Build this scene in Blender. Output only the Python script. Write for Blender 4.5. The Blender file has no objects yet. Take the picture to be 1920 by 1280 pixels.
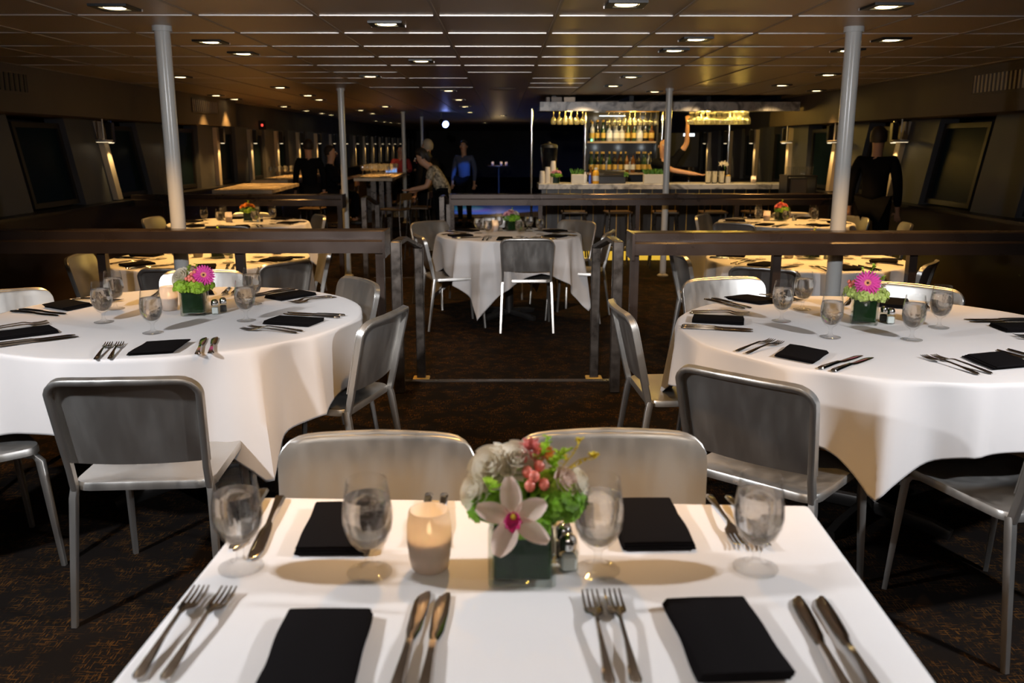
import bpy, math, random
from mathutils import Vector, Matrix
random.seed(7)
PI = math.pi
scene = bpy.context.scene
COL = scene.collection
ORD = ['first','second','third','fourth','fifth','sixth','seventh','eighth','ninth','tenth','eleventh','twelfth','thirteenth','fourteenth','fifteenth','sixteenth','seventeenth','eighteenth','nineteenth','twentieth']

# ------------------------------------------------------------------ materials
def new_mat(name):
    m = bpy.data.materials.new(name); m.use_nodes = True
    nt = m.node_tree
    for n in list(nt.nodes): nt.nodes.remove(n)
    out = nt.nodes.new('ShaderNodeOutputMaterial')
    return m, nt, out

def pmat(name, col, rough=.5, metal=0, vary=0, scale=12, bump=0, bscale=60, stretch=None, **kw):
    m, nt, out = new_mat(name)
    b = nt.nodes.new('ShaderNodeBsdfPrincipled')
    nt.links.new(b.outputs[0], out.inputs[0])
    b.inputs['Base Color'].default_value = (*col, 1)
    b.inputs['Roughness'].default_value = rough
    b.inputs['Metallic'].default_value = metal
    for k, v in kw.items(): b.inputs[k.replace('_', ' ')].default_value = v
    if vary or bump:
        tc = nt.nodes.new('ShaderNodeTexCoord'); mp = nt.nodes.new('ShaderNodeMapping')
        nt.links.new(tc.outputs['Object'], mp.inputs[0])
        if stretch: mp.inputs['Scale'].default_value = stretch
    if vary:
        n = nt.nodes.new('ShaderNodeTexNoise'); n.inputs['Scale'].default_value = scale; n.inputs['Detail'].default_value = 4
        nt.links.new(mp.outputs[0], n.inputs[0])
        r = nt.nodes.new('ShaderNodeMapRange')
        r.inputs['From Min'].default_value = .3; r.inputs['From Max'].default_value = .7
        r.inputs['To Min'].default_value = 1-vary; r.inputs['To Max'].default_value = 1+vary
        nt.links.new(n.outputs[0], r.inputs[0])
        mx = nt.nodes.new('ShaderNodeVectorMath'); mx.operation = 'SCALE'; mx.inputs[0].default_value = col
        nt.links.new(r.outputs[0], mx.inputs['Scale'])
        nt.links.new(mx.outputs[0], b.inputs['Base Color'])
        r2 = nt.nodes.new('ShaderNodeMapRange'); r2.inputs['From Min'].default_value = .3; r2.inputs['From Max'].default_value = .7
        r2.inputs['To Min'].default_value = max(.02, rough-.08); r2.inputs['To Max'].default_value = min(1, rough+.08)
        nt.links.new(n.outputs[0], r2.inputs[0]); nt.links.new(r2.outputs[0], b.inputs['Roughness'])
    if bump:
        n2 = nt.nodes.new('ShaderNodeTexNoise'); n2.inputs['Scale'].default_value = bscale; n2.inputs['Detail'].default_value = 3
        nt.links.new(mp.outputs[0], n2.inputs[0])
        bp = nt.nodes.new('ShaderNodeBump'); bp.inputs['Strength'].default_value = bump; bp.inputs['Distance'].default_value = .004
        nt.links.new(n2.outputs[0], bp.inputs['Height']); nt.links.new(bp.outputs[0], b.inputs['Normal'])
    return m

def petal_mat(name, col, vary=0, scale=40, tr=.4, rough=.6):
    m = pmat(name, col, rough, 0, vary=vary, scale=scale)
    nt = m.node_tree; p = [n for n in nt.nodes if n.type == 'BSDF_PRINCIPLED'][0]; out = [n for n in nt.nodes if n.type == 'OUTPUT_MATERIAL'][0]
    t = nt.nodes.new('ShaderNodeBsdfTranslucent'); t.inputs[0].default_value = (*col, 1)
    if p.inputs['Base Color'].is_linked: nt.links.new(p.inputs['Base Color'].links[0].from_socket, t.inputs[0])
    x = nt.nodes.new('ShaderNodeMixShader'); x.inputs[0].default_value = tr
    nt.links.new(p.outputs[0], x.inputs[1]); nt.links.new(t.outputs[0], x.inputs[2]); nt.links.new(x.outputs[0], out.inputs[0])
    return m

def emat(name, col, s):
    m, nt, out = new_mat(name)
    e = nt.nodes.new('ShaderNodeEmission'); e.inputs[0].default_value = (*col, 1); e.inputs[1].default_value = s
    nt.links.new(e.outputs[0], out.inputs[0]); return m

def thin_glass(name, tint=(.992,.995,.995), refl=1.0, base=.03, rough=.02, haze=0):
    m, nt, out = new_mat(name)
    t = nt.nodes.new('ShaderNodeBsdfTransparent'); t.inputs[0].default_value = (*tint, 1)
    g = nt.nodes.new('ShaderNodeBsdfGlossy'); g.inputs['Roughness'].default_value = rough
    f = nt.nodes.new('ShaderNodeLayerWeight'); f.inputs[0].default_value = .5
    pw = nt.nodes.new('ShaderNodeMath'); pw.operation = 'POWER'; pw.inputs[1].default_value = 3.4
    nt.links.new(f.outputs['Facing'], pw.inputs[0])
    ml = nt.nodes.new('ShaderNodeMath'); ml.operation = 'MULTIPLY_ADD'; ml.inputs[1].default_value = .75*refl; ml.inputs[2].default_value = base
    nt.links.new(pw.outputs[0], ml.inputs[0])
    x = nt.nodes.new('ShaderNodeMixShader')
    if haze:
        h = nt.nodes.new('ShaderNodeBsdfTranslucent'); h.inputs[0].default_value = (.95,.95,.93,1); hm = nt.nodes.new('ShaderNodeMixShader'); hm.inputs[0].default_value = haze
        nt.links.new(t.outputs[0], hm.inputs[1]); nt.links.new(h.outputs[0], hm.inputs[2]); t = hm
    nt.links.new(ml.outputs[0], x.inputs[0]); nt.links.new(t.outputs[0], x.inputs[1]); nt.links.new(g.outputs[0], x.inputs[2])
    nt.links.new(x.outputs[0], out.inputs[0]); return m

def water_mat(name):
    m, nt, out = new_mat(name)
    t = nt.nodes.new('ShaderNodeBsdfTransparent')
    g = nt.nodes.new('ShaderNodeBsdfGlass'); g.inputs['IOR'].default_value = 1.33; g.inputs['Roughness'].default_value = .03
    tc = nt.nodes.new('ShaderNodeTexCoord')
    n = nt.nodes.new('ShaderNodeTexNoise'); n.inputs['Scale'].default_value = 32; n.inputs['Detail'].default_value = 3
    nt.links.new(tc.outputs['Object'], n.inputs[0])
    bp = nt.nodes.new('ShaderNodeBump'); bp.inputs['Strength'].default_value = .14; bp.inputs['Distance'].default_value = .01
    nt.links.new(n.outputs[0], bp.inputs['Height']); nt.links.new(bp.outputs[0], g.inputs['Normal'])
    d = nt.nodes.new('ShaderNodeBsdfTranslucent'); d.inputs[0].default_value = (.85,.85,.87,1)
    x = nt.nodes.new('ShaderNodeMixShader'); x.inputs[0].default_value = .74
    nt.links.new(t.outputs[0], x.inputs[1]); nt.links.new(g.outputs[0], x.inputs[2])
    y = nt.nodes.new('ShaderNodeMixShader'); y.inputs[0].default_value = .05
    nt.links.new(x.outputs[0], y.inputs[1]); nt.links.new(d.outputs[0], y.inputs[2])
    nt.links.new(y.outputs[0], out.inputs[0]); return m

def carpet_mat():
    m, nt, out = new_mat('carpet')
    b = nt.nodes.new('ShaderNodeBsdfPrincipled'); b.inputs['Roughness'].default_value = .95
    b.inputs['Specular IOR Level'].default_value = .1
    nt.links.new(b.outputs[0], out.inputs[0])
    tc = nt.nodes.new('ShaderNodeTexCoord')
    def lines(sx, sy, seed):
        mp = nt.nodes.new('ShaderNodeMapping'); mp.inputs['Scale'].default_value = (sx, sy, 1); mp.inputs['Location'].default_value = (seed, seed*2, 0)
        nt.links.new(tc.outputs['Object'], mp.inputs[0])
        n = nt.nodes.new('ShaderNodeTexNoise'); n.inputs['Scale'].default_value = 1; n.inputs['Detail'].default_value = 2
        nt.links.new(mp.outputs[0], n.inputs[0])
        r = nt.nodes.new('ShaderNodeMapRange'); r.inputs['From Min'].default_value = .58; r.inputs['From Max'].default_value = .62
        nt.links.new(n.outputs[0], r.inputs[0]); return r
    a = lines(20, 190, 3); c = lines(210, 24, 9)
    mx = nt.nodes.new('ShaderNodeMath'); mx.operation = 'MAXIMUM'
    nt.links.new(a.outputs[0], mx.inputs[0]); nt.links.new(c.outputs[0], mx.inputs[1])
    n = nt.nodes.new('ShaderNodeTexNoise'); n.inputs['Scale'].default_value = 9; n.inputs['Detail'].default_value = 3
    nt.links.new(tc.outputs['Object'], n.inputs[0])
    r = nt.nodes.new('ShaderNodeMapRange'); r.inputs['From Min'].default_value = .42; r.inputs['From Max'].default_value = .58
    nt.links.new(n.outputs[0], r.inputs[0])
    ml = nt.nodes.new('ShaderNodeMath'); ml.operation = 'MULTIPLY'
    nt.links.new(mx.outputs[0], ml.inputs[0]); nt.links.new(r.outputs[0], ml.inputs[1])
    cm = nt.nodes.new('ShaderNodeMix'); cm.data_type = 'RGBA'
    cm.inputs[6].default_value = (.008,.006,.005,1); cm.inputs[7].default_value = (.075,.034,.008,1)
    nt.links.new(ml.outputs[0], cm.inputs[0]); nt.links.new(cm.outputs[2], b.inputs['Base Color'])
    return m

def marble_mat():
    m, nt, out = new_mat('marble')
    b = nt.nodes.new('ShaderNodeBsdfPrincipled'); b.inputs['Roughness'].default_value = .25
    nt.links.new(b.outputs[0], out.inputs[0])
    tc = nt.nodes.new('ShaderNodeTexCoord')
    n = nt.nodes.new('ShaderNodeTexNoise'); n.inputs['Scale'].default_value = 5; n.inputs['Detail'].default_value = 8; n.inputs['Distortion'].default_value = 1.5
    nt.links.new(tc.outputs['Object'], n.inputs[0])
    cr = nt.nodes.new('ShaderNodeValToRGB')
    cr.color_ramp.elements[0].position = .35; cr.color_ramp.elements[0].color = (.24,.225,.21,1)
    cr.color_ramp.elements[1].position = .52; cr.color_ramp.elements[1].color = (.70,.66,.61,1)
    nt.links.new(n.outputs[0], cr.inputs[0]); nt.links.new(cr.outputs[0], b.inputs['Base Color'])
    return m

def frosted_mat():
    m, nt, out = new_mat('frosted_glass')
    d = nt.nodes.new('ShaderNodeBsdfDiffuse'); d.inputs[0].default_value = (.85,.78,.72,1)
    t = nt.nodes.new('ShaderNodeBsdfTranslucent'); t.inputs[0].default_value = (.95,.85,.75,1)
    g = nt.nodes.new('ShaderNodeBsdfTransparent')
    x = nt.nodes.new('ShaderNodeMixShader'); x.inputs[0].default_value = .5
    nt.links.new(d.outputs[0], x.inputs[1]); nt.links.new(t.outputs[0], x.inputs[2])
    y = nt.nodes.new('ShaderNodeMixShader'); y.inputs[0].default_value = .22
    nt.links.new(x.outputs[0], y.inputs[1]); nt.links.new(g.outputs[0], y.inputs[2])
    nt.links.new(y.outputs[0], out.inputs[0]); return m

MT = dict(
    alu=pmat('brushed_aluminium', (.66,.65,.62), .36, .90, vary=.025, scale=22, stretch=(1,1,.15)),
    cloth=pmat('white_linen', (.83,.81,.80), .85, vary=.02, scale=4, bump=.12, bscale=9, Sheen_Weight=.15),
    napkin=pmat('black_linen', (.0065,.0055,.006), .95, bump=.2, bscale=400, Specular_IOR_Level=.08),
    steel=pmat('polished_steel', (.58,.54,.50), .13, 1),
    glass=thin_glass('clear_glass'), vglass=thin_glass('vase_glass', (.90,.94,.92), 1.2),
    stem=thin_glass('stemware_glass', (.97,.97,.96), 1.0, .16, .10, .14),  # whitish haze and raised gloss stand in for lamp glints on the glass
    water=water_mat('iced_water'), frost=frosted_mat(),
    wax=pmat('candle_wax', (.9,.82,.7), .5, Subsurface_Weight=.4),
    flame=emat('candle_flame', (1,.72,.38), 12),
    carpet=carpet_mat(), marble=marble_mat(),
    ceil=pmat('ceiling_panel', (.40,.315,.235), .40, .30),
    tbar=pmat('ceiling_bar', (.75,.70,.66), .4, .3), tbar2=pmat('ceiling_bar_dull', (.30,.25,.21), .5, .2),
    wall=pmat('wall_paint', (.05,.047,.047), .7, vary=.08, scale=2), pillar=pmat('pillar_paint', (.085,.087,.095), .6),
    pillarside=pmat('pillar_side', (.10,.075,.055), .6),
    dance=pmat('dance_floor', (.30,.28,.26), .3),
    wood=pmat('dark_wood', (.055,.036,.026), .35, vary=.25, scale=6, stretch=(1,.15,1)),
    sill=pmat('black_sill', (.012,.011,.011), .35),
    soffit=pmat('soffit_fabric', (.095,.075,.058), .8, vary=.15, scale=3, bump=.25, bscale=8),
    pane=pmat('night_glass', (.008,.017,.024), .30, Specular_IOR_Level=.02), wframe=pmat('window_rubber', (.012,.012,.013), .5),
    column=pmat('column_paint', (.70,.70,.67), .22, bump=.05, bscale=40),
    rail=pmat('rail_bronze', (.055,.038,.030), .30, .40, vary=.1, scale=4), post=pmat('handrail_metal', (.11,.095,.083), .32, .75, vary=.2, scale=18),
    black=pmat('black_plastic', (.012,.012,.012), .45), dark=pmat('dark_metal', (.05,.047,.045), .35, .6),
    chrome=pmat('chrome', (.8,.8,.8), .12, 1),
    lens=emat('lamp_lens', (1,.78,.40), 9), washer=emat('lamp_glow', (1,.80,.50), 1.6), rib=pmat('sconce_rib', (.62,.52,.40), .6),
    leaf=pmat('leaf_green', (.10,.24,.03), .45, vary=.4, scale=40), leafdark=pmat('dark_leaf', (.007,.030,.006), .30, vary=.3, scale=20, Specular_IOR_Level=.15),
    hyd=petal_mat('hydrangea_green', (.48,.72,.07), .3, 45), hydpale=petal_mat('hydrangea_pale', (.70,.82,.26), .25, 45),
    moss=petal_mat('moss_green', (.22,.46,.03), .5, 55, .3),
    pink=petal_mat('gerbera_pink', (.90,.10,.50), .15, 30, .35), eye=pmat('gerbera_eye', (.80,.30,.16), .7, vary=.3, scale=300), eyedark=pmat('gerbera_heart', (.06,.02,.01), .8),
    white=petal_mat('rose_white', (.93,.87,.74), 0, 40, .45), berry=pmat('coral_berry', (.85,.22,.16), .35), orange=petal_mat('orange_petal', (.88,.40,.08), .2, 40),
    coral=petal_mat('coral_petal', (.90,.30,.28), .2, 30), blush=petal_mat('orchid_blush', (.90,.72,.62), .10, 30, .35), magenta=petal_mat('orchid_lip', (.72,.05,.26), .4, 120, .2),
    yellow=pmat('yellow_bloom', (.80,.62,.05), .6), palepink=petal_mat('pale_pink', (.88,.52,.58)),
    salt=pmat('salt', (.85,.85,.84), .9), pepper=pmat('pepper', (.05,.045,.04), .9),
    amber=emat('amber_kick_panel', (1,.60,.06), .75),
    skin=pmat('skin', (.55,.30,.18), .55), hair=pmat('hair_dark', (.02,.014,.01), .6), hairgrey=pmat('hair_grey', (.3,.26,.2), .6),
    shirtblack=pmat('black_shirt', (.005,.005,.006), .9, Specular_IOR_Level=.1), shirtred=pmat('red_shirt', (.35,.03,.03), .8), shirtpat=pmat('patterned_blouse', (.36,.30,.21), .8, vary=.9, scale=26),
    suit=pmat('dark_suit', (.006,.006,.007), .9, Specular_IOR_Level=.1), shirtwhite=pmat('white_collar', (.8,.78,.76), .7), trousers=pmat('dark_trousers', (.006,.006,.007), .9, Specular_IOR_Level=.1), shirtblue=pmat('dark_blue_shirt', (.07,.09,.16), .8),
    eyew=pmat('eye_white', (.6,.58,.55), .3),
    tabletop=pmat('pale_counter', (.62,.50,.36), .25, vary=.06, scale=5), planter=pmat('white_planter', (.66,.62,.56), .5), paper=pmat('paper_cup', (.75,.68,.6), .7),
    juice=pmat('orange_juice', (.80,.42,.04), .25), labelw=pmat('paper_label', (.75,.73,.68), .6), blueb=pmat('blue_bottle', (.05,.12,.6), .15),
    bott_amber=pmat('amber_bottle', (.16,.06,.012), .06, Specular_IOR_Level=.8), bott_green=pmat('green_bottle', (.015,.05,.018), .06, Specular_IOR_Level=.8), bott_clear=pmat('clear_bottle', (.42,.43,.42), .05, Specular_IOR_Level=.9), bott_dark=pmat('black_bottle', (.01,.009,.009), .07, Specular_IOR_Level=.8),
    gold=pmat('gold_label', (.62,.40,.08), .4), led=emat('shelf_led', (.85,.95,1), 2.5), ledg=emat('green_led', (.1,1,.25), 6), ledr=emat('red_sign', (1,.06,.04), 2.5), ledb=emat('blue_stage_light', (.25,.35,1), 14),
    shelf=pmat('shelf_wood', (.42,.30,.18), .4), tvblue=emat('tablet_screen', (.25,.45,.9), .8), seatwood=pmat('stool_seat', (.12,.07,.03), .35),
    cream=pmat('ceiling_speaker', (.32,.27,.23), .5),
)

# ------------------------------------------------------------------ mesh builder
class MB:
    def __init__(s): s.v = []; s.f = []; s.mi = []; s.cur = 0
    def add(s, vs, fs):
        o = len(s.v); s.v += [tuple(v) for v in vs]
        for f in fs: s.f.append([i+o for i in f]); s.mi.append(s.cur)
    def box(s, c, d, rz=0, tilt=0):
        x, y, z = d[0]/2, d[1]/2, d[2]/2
        vs = [Vector((a*x, b*y, e*z)) for a in (-1,1) for b in (-1,1) for e in (-1,1)]
        M = Matrix.Rotation(rz, 3, 'Z')
        vs = [M @ v + Vector(c) for v in vs]
        s.add(vs, [(0,1,3,2),(4,6,7,5),(0,4,5,1),(2,3,7,6),(0,2,6,4),(1,5,7,3)])
        return s
    def rbox(s, c, d, r=.004, rz=0):
        # box with chamfered vertical and top edges
        x, y, z = d[0]/2, d[1]/2, d[2]/2
        M = Matrix.Rotation(rz, 3, 'Z'); rings = []
        def ring(i, h):
            a, b = x-i, y-i; q = min(r, a*.9, b*.9)
            return [M @ Vector(p) + Vector(c) for p in ((a,b-q,h),(a-q,b,h),(-a+q,b,h),(-a,b-q,h),(-a,-b+q,h),(-a+q,-b,h),(a-q,-b,h),(a,-b+q,h))]
        for i, h in ((r,-z),(0,-z+r),(0,z-r),(r,z)): rings.append(ring(i, h))
        s.loft(rings, True, True); return s
    def loft(s, rings, cap0=False, cap1=False, closed=True):
        n = len(rings[0]); vs = [p for r in rings for p in r]; fs = []
        for i in range(len(rings)-1):
            for j in range(n if closed else n-1):
                k = (j+1) % n; fs.append((i*n+j, i*n+k, (i+1)*n+k, (i+1)*n+j))
        if cap0: fs.append(tuple(reversed(range(n))))
        if cap1: fs.append(tuple((len(rings)-1)*n+j for j in range(n)))
        s.add(vs, fs); return s
    def tube(s, path, r, n=8, cap=True):
        path = [Vector(p) for p in path]
        rr = r if isinstance(r, (list, tuple)) else [r]*len(path)
        rings = []; ref = None
        for i, p in enumerate(path):
            t = (path[min(i+1, len(path)-1)] - path[max(i-1, 0)]).normalized()
            if ref is None: ref = Vector((1,0,0)) if abs(t.x) < .9 else Vector((0,1,0))
            a = (ref - t*ref.dot(t)).normalized(); b = t.cross(a); ref = a
            rings.append([p + rr[i]*(math.cos(2*PI*k/n)*a + math.sin(2*PI*k/n)*b) for k in range(n)])
        s.loft(rings, cap, cap); return s
    def rtube(s, path, w, h, side=None):
        # rectangular section; side = direction of w (fixed reference), h across
        path = [Vector(p) for p in path]; rings = []
        for i, p in enumerate(path):
            t = (path[min(i+1, len(path)-1)] - path[max(i-1, 0)]).normalized()
            ref = Vector(side); b = (ref - t*ref.dot(t)).normalized(); a = b.cross(t)
            c = .18
            W = w[i] if isinstance(w, (list, tuple)) else w; Hh = h[i] if isinstance(h, (list, tuple)) else h
            q = [(1,1-c),(1-c,1),(-1+c,1),(-1,1-c),(-1,-1+c),(-1+c,-1),(1-c,-1),(1,-1+c)]
            rings.append([p + b*(u*W/2) + a*(v*Hh/2) for u, v in q])
        s.loft(rings, True, True); return s
    def lathe(s, prof, n=24, c=(0,0,0), sq=0):
        rings = []; cap0 = prof[0][0] > 1e-5; cap1 = prof[-1][0] > 1e-5
        for r, z in prof:
            rings.append([(c[0]+max(r,1e-4)*math.cos(2*PI*k/n), c[1]+max(r,1e-4)*math.sin(2*PI*k/n), c[2]+z) for k in range(n)])
        s.loft(rings, False, False); return s
    def ball(s, c, r, n=10, sc=(1,1,1)):
        m = n//2; rings = []
        for i in range(m+1):
            a = -PI/2 + PI*i/m
            rings.append([(c[0]+sc[0]*r*max(math.cos(a),1e-3)*math.cos(2*PI*k/n), c[1]+sc[1]*r*max(math.cos(a),1e-3)*math.sin(2*PI*k/n), c[2]+sc[2]*r*math.sin(a)) for k in range(n)])
        s.loft(rings, True, True); return s
    def grid(s, fn, nu, nv):
        vs = [fn(i/nu, j/nv) for j in range(nv+1) for i in range(nu+1)]
        s.add(vs, [(j*(nu+1)+i, j*(nu+1)+i+1, (j+1)*(nu+1)+i+1, (j+1)*(nu+1)+i) for j in range(nv) for i in range(nu)]); return s
    def xf(s, M, start=0):
        for i in range(start, len(s.v)): s.v[i] = tuple(M @ Vector(s.v[i]))
        return s
    def obj(s, name, mat, parent=None, smooth=True, ang=40, loc=None):
        me = bpy.data.meshes.new(name); me.from_pydata(s.v, [], s.f)
        mats = mat if isinstance(mat, (list, tuple)) else [mat]
        for m in mats: me.materials.append(MT[m] if isinstance(m, str) else m)
        if len(mats) > 1: me.polygons.foreach_set('material_index', s.mi)
        me.validate(); me.update()
        if smooth:
            me.polygons.foreach_set('use_smooth', [True]*len(me.polygons))
            me.set_sharp_from_angle(angle=math.radians(ang))
        o = bpy.data.objects.new(name, me); COL.objects.link(o)
        if parent: o.parent = parent
        if loc: o.location = loc
        return o

def tag(o, label=None, cat=None, group=None, kind=None):
    if label: o['label'] = label
    if cat: o['category'] = cat
    if group: o['group'] = group
    if kind: o['kind'] = kind
    return o
def thing(name, label, cat, loc=(0,0,0), rz=0, group=None):
    o = bpy.data.objects.new(name, None); COL.objects.link(o); o.empty_display_size = .05
    o.location = loc; o.rotation_euler.z = rz
    return tag(o, label, cat, group)
def struct(b, name, mat, smooth=False, parent=None):
    o = b.obj(name, mat, parent, smooth)
    if parent is None: o['kind'] = 'structure'
    return o
KIDS = {}
def copy_tree(o, parent=None):
    c = o.copy(); COL.objects.link(c)
    if parent: c.parent = parent
    for ch in list(o.children): copy_tree(ch, c)
    return c
def dup(o, loc, rz, label, group=None):
    c = copy_tree(o); c.location = loc; c.rotation_euler.z = rz; c['label'] = label
    if group: c['group'] = group
    return c
class Proto:
    """first use moves the prototype itself, later uses copy it with its parts"""
    def __init__(s, root): s.root = root; s.used = False
    def put(s, loc, rz, label, group=None):
        if not s.used:
            s.used = True; o = s.root; o.location = loc; o.rotation_euler.z = rz; o['label'] = label
            if group: o['group'] = group
            return o
        return dup(s.root, loc, rz, label, group)

# ------------------------------------------------------------------ camera
cam = bpy.data.cameras.new('camera'); co = bpy.data.objects.new('camera', cam); COL.objects.link(co)
co.location = (0, 0, 1.45); co.rotation_euler = (math.radians(90-12.7), 0, math.radians(-.52))
cam.sensor_width = 36; cam.lens = 1639/1920*36; cam.clip_start = .05; cam.clip_end = 200
cam.dof.use_dof = True; cam.dof.focus_distance = 3.5; cam.dof.aperture_fstop = 4.2
scene.camera = co

# ------------------------------------------------------------------ setting
ZM, ZF = -.10, -.20       # floor levels beyond the first and second step
S1, S2 = 5.32, 10.35
CEIL = 2.12
WX = 4.40
b = MB()
b.box((0, (S1-3)/2, -.15), (10, S1+3, .30))
struct(b, 'floor', 'carpet')
b = MB(); b.box((0, (S1+S2)/2, ZM-.15), (10, S2-S1, .30)); struct(b, 'floor_middle', 'carpet')
b = MB(); b.box((0, (S2+46)/2, ZF-.15), (10, 46-S2, .30)); struct(b, 'floor_far', 'carpet')
b = MB(); b.box((-.3, 24.5, ZF+.004), (5.5, 8, .008)); struct(b, 'floor_dance', 'dance')
b = MB()
b.box((0, S1-.01, -.02), (1.36, .05, .05)); struct(b, 'trim_step_front', 'post')
b = MB(); b.box((-1.1, S2-.01, ZM-.02), (.9, .05, .05)); struct(b, 'trim_step_rear', 'post')
b = MB(); b.box((0, 21.5, CEIL+.05), (10.4, 49, .10)); struct(b, 'ceiling', 'ceil')
# ceiling grid bars: cross bars coloured pale for the flash they catch, lengthwise ones duller
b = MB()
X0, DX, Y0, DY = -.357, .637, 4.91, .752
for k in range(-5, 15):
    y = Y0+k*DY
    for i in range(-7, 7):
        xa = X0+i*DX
        if k > 4 and random.random() < .18*(k-4): continue  # far bars left out at random to imitate their fading light
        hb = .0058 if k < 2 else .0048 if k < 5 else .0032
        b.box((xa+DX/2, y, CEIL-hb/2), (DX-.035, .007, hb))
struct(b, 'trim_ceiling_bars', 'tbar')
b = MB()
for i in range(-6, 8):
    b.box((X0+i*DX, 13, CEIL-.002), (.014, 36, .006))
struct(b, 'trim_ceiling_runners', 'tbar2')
# far and rear walls
b = MB(); b.box((0, 46.1, 1), (10.4, .2, 3)); struct(b, 'wall_far', 'wall')
b = MB(); b.box((0, -3.1, 1), (10.4, .2, 2.6)); struct(b, 'wall_rear', 'cream')

def lean(s, y, z):
    # the near bays lean outwards at the top, the far ones stand upright
    k = max(0, min(1, (12.6-y)/1.5))
    return s*(WX + .17*k*(z-.82))
NW = 0
for s, side in ((-1, 'left'), (1, 'right')):
    b = MB(); b.box((s*(WX+.10), 21.5, .24), (.16, 49, 1.12)); struct(b, 'wall_%s_lower' % side, 'wood')
    b = MB(); b.box((s*(WX+.72), 21.5, 1.0), (.12, 49, 2.9)); struct(b, 'wall_%s' % side, 'wall')
    b = MB(); b.box((s*(WX+.14), 21.5, .815), (.62, 49, .03)); struct(b, 'trim_%s_sill' % side, 'sill')
    # soffit duct along the wall, fabric covered near, plain far
    b = MB(); b.box((s*(WX+.15), 5.6, 1.93), (.70, 17.2, .42)); struct(b, 'trim_%s_soffit' % side, 'soffit')
    b = MB(); b.box((s*(WX+.40), 30, 1.87), (.70, 31.5, .50)); struct(b, 'trim_%s_soffit_far' % side, 'wall')
    for k in range(-4, 20):
        y = 8.45+1.8*k
        # window frame with its pane
        NW += 1
        def P(yy, zz, off): return (lean(s, yy, zz)+s*off, yy, zz)
        b = MB(); zt, zb = 1.66, .845
        for (ya, yb, za, zc) in ((y, y+.90, zb, zb+.05), (y, y+.90, zt-.05, zt), (y, y+.05, zb+.05, zt-.05), (y+.85, y+.90, zb+.05, zt-.05)):
            f = [P(ya,za,.06),P(yb,za,.06),P(yb,zc,.06),P(ya,zc,.06)]; g = [P(ya,za,.14),P(yb,za,.14),P(yb,zc,.14),P(ya,zc,.14)]
            b.add(f+g, [(0,1,2,3),(7,6,5,4),(0,4,5,1),(1,5,6,2),(2,6,7,3),(3,7,4,0)])
        w = struct(b, 'window_%d' % NW, 'wframe')
        b = MB(); f = [P(y+.04,zb+.04,.09),P(y+.86,zb+.04,.09),P(y+.86,zt-.04,.09),P(y+.04,zt-.04,.09)]; g = [P(y+.04,zb+.04,.10),P(y+.86,zb+.04,.10),P(y+.86,zt-.04,.10),P(y+.04,zt-.04,.10)]
        b.add(f+g, [(0,1,2,3),(7,6,5,4),(0,4,5,1),(1,5,6,2),(2,6,7,3),(3,7,4,0)])
        b.obj('glass_pane', 'pane', w, smooth=False)
        # pillar between this window and the next
        b = MB(); ya, yb = y+.90, y+1.80
        f = [P(ya,.83,0),P(yb-.16,.83,0),P(yb-.16,1.73,0),P(ya,1.73,0)]; g = [P(ya,.83,.20),P(yb,.83,.20),P(yb,1.73,.20),P(ya,1.73,.20)]
        b.add(f+g, [(0,1,2,3),(7,6,5,4),(0,4,5,1),(1,5,6,2),(2,6,7,3),(3,7,4,0)])
        struct(b, 'trim_%s_pillar_%d' % (side, k+5), 'pillar')

# ------------------------------------------------------------------ lamps of the room
def spot(loc, target, power, col, ang=100, blend=.5, size=.03, name='lamp'):
    l = bpy.data.lights.new(name, 'SPOT'); l.energy = power; l.color = col; l.spot_size = math.radians(ang); l.spot_blend = blend; l.shadow_soft_size = size
    o = bpy.data.objects.new(name, l); COL.objects.link(o); o.location = loc
    o.rotation_euler = (Vector(target)-Vector(loc)).to_track_quat('-Z', 'Y').to_euler(); return o
def point(loc, power, col, size=.03, name='lamp'):
    l = bpy.data.lights.new(name, 'POINT'); l.energy = power; l.color = col; l.shadow_soft_size = size
    o = bpy.data.objects.new(name, l); COL.objects.link(o); o.location = loc; return o

root = thing('ceiling_light', '', 'ceiling light')
m = MB()
for sx, sy, wx, wy in ((0,1,.19,.035),(0,-1,.19,.035),(1,0,.035,.12),(-1,0,.035,.12)):
    m.box((sx*.0775, sy*.0775, -.006), (wx, wy, .012))
m.obj('trim_frame', 'black', root, smooth=False)
m = MB(); m.box((0,.096,-.005),(.20,.006,.014)); m.obj('edge_strip', 'tbar', root, smooth=False)
m = MB(); m.lathe([(.0,-.010),(.05,-.010),(.056,-.006),(.056,.0),(0,0)], 20); m.obj('lens', 'lens', root)
PL = Proto(root)
LP = [(-1.936,4.63),(.596,4.506),(1.891,4.561),(-.662,5.226),(1.247,5.949),(2.525,5.967),(-1.948,6.128),(1.236,6.636),(2.496,6.625),(-1.954,6.892),(-.673,7.477),
 (3.175,8.888),(1.283,9.18),(-1.337,9.134),(-3.263,9.222),(1.275,10.57),(3.208,10.459),(-2.677,10.896),(1.95,11.7),(3.963,11.469),(-.70,11.511),(-4.0,12.645),(-2.725,12.633),
 (-4.05,13.664),(-2.812,13.811),(-.686,13.792),(-3.95,16.298),(-2.134,16.279),(-.696,16.266),(-4.0,18.324),(-2.854,18.03),(-4.0,19.87),(-2.889,19.857),(-.721,19.188),(-4.0,20.93),(-.021,21.272),(-3.7,26.04),(-3.6,27.25),(-3.5,27.9),(-3.4,29.3),(-.603,28.55)]
LP += [(-.03, 2.35), (-1.95, 2.3), (1.89, 2.3)]
LP.sort(key=lambda p: p[1])
rows = []
for p in LP:
    if rows and p[1]-rows[-1][0][1] < .75: rows[-1].append(p)
    else: rows.append([p])
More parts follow.
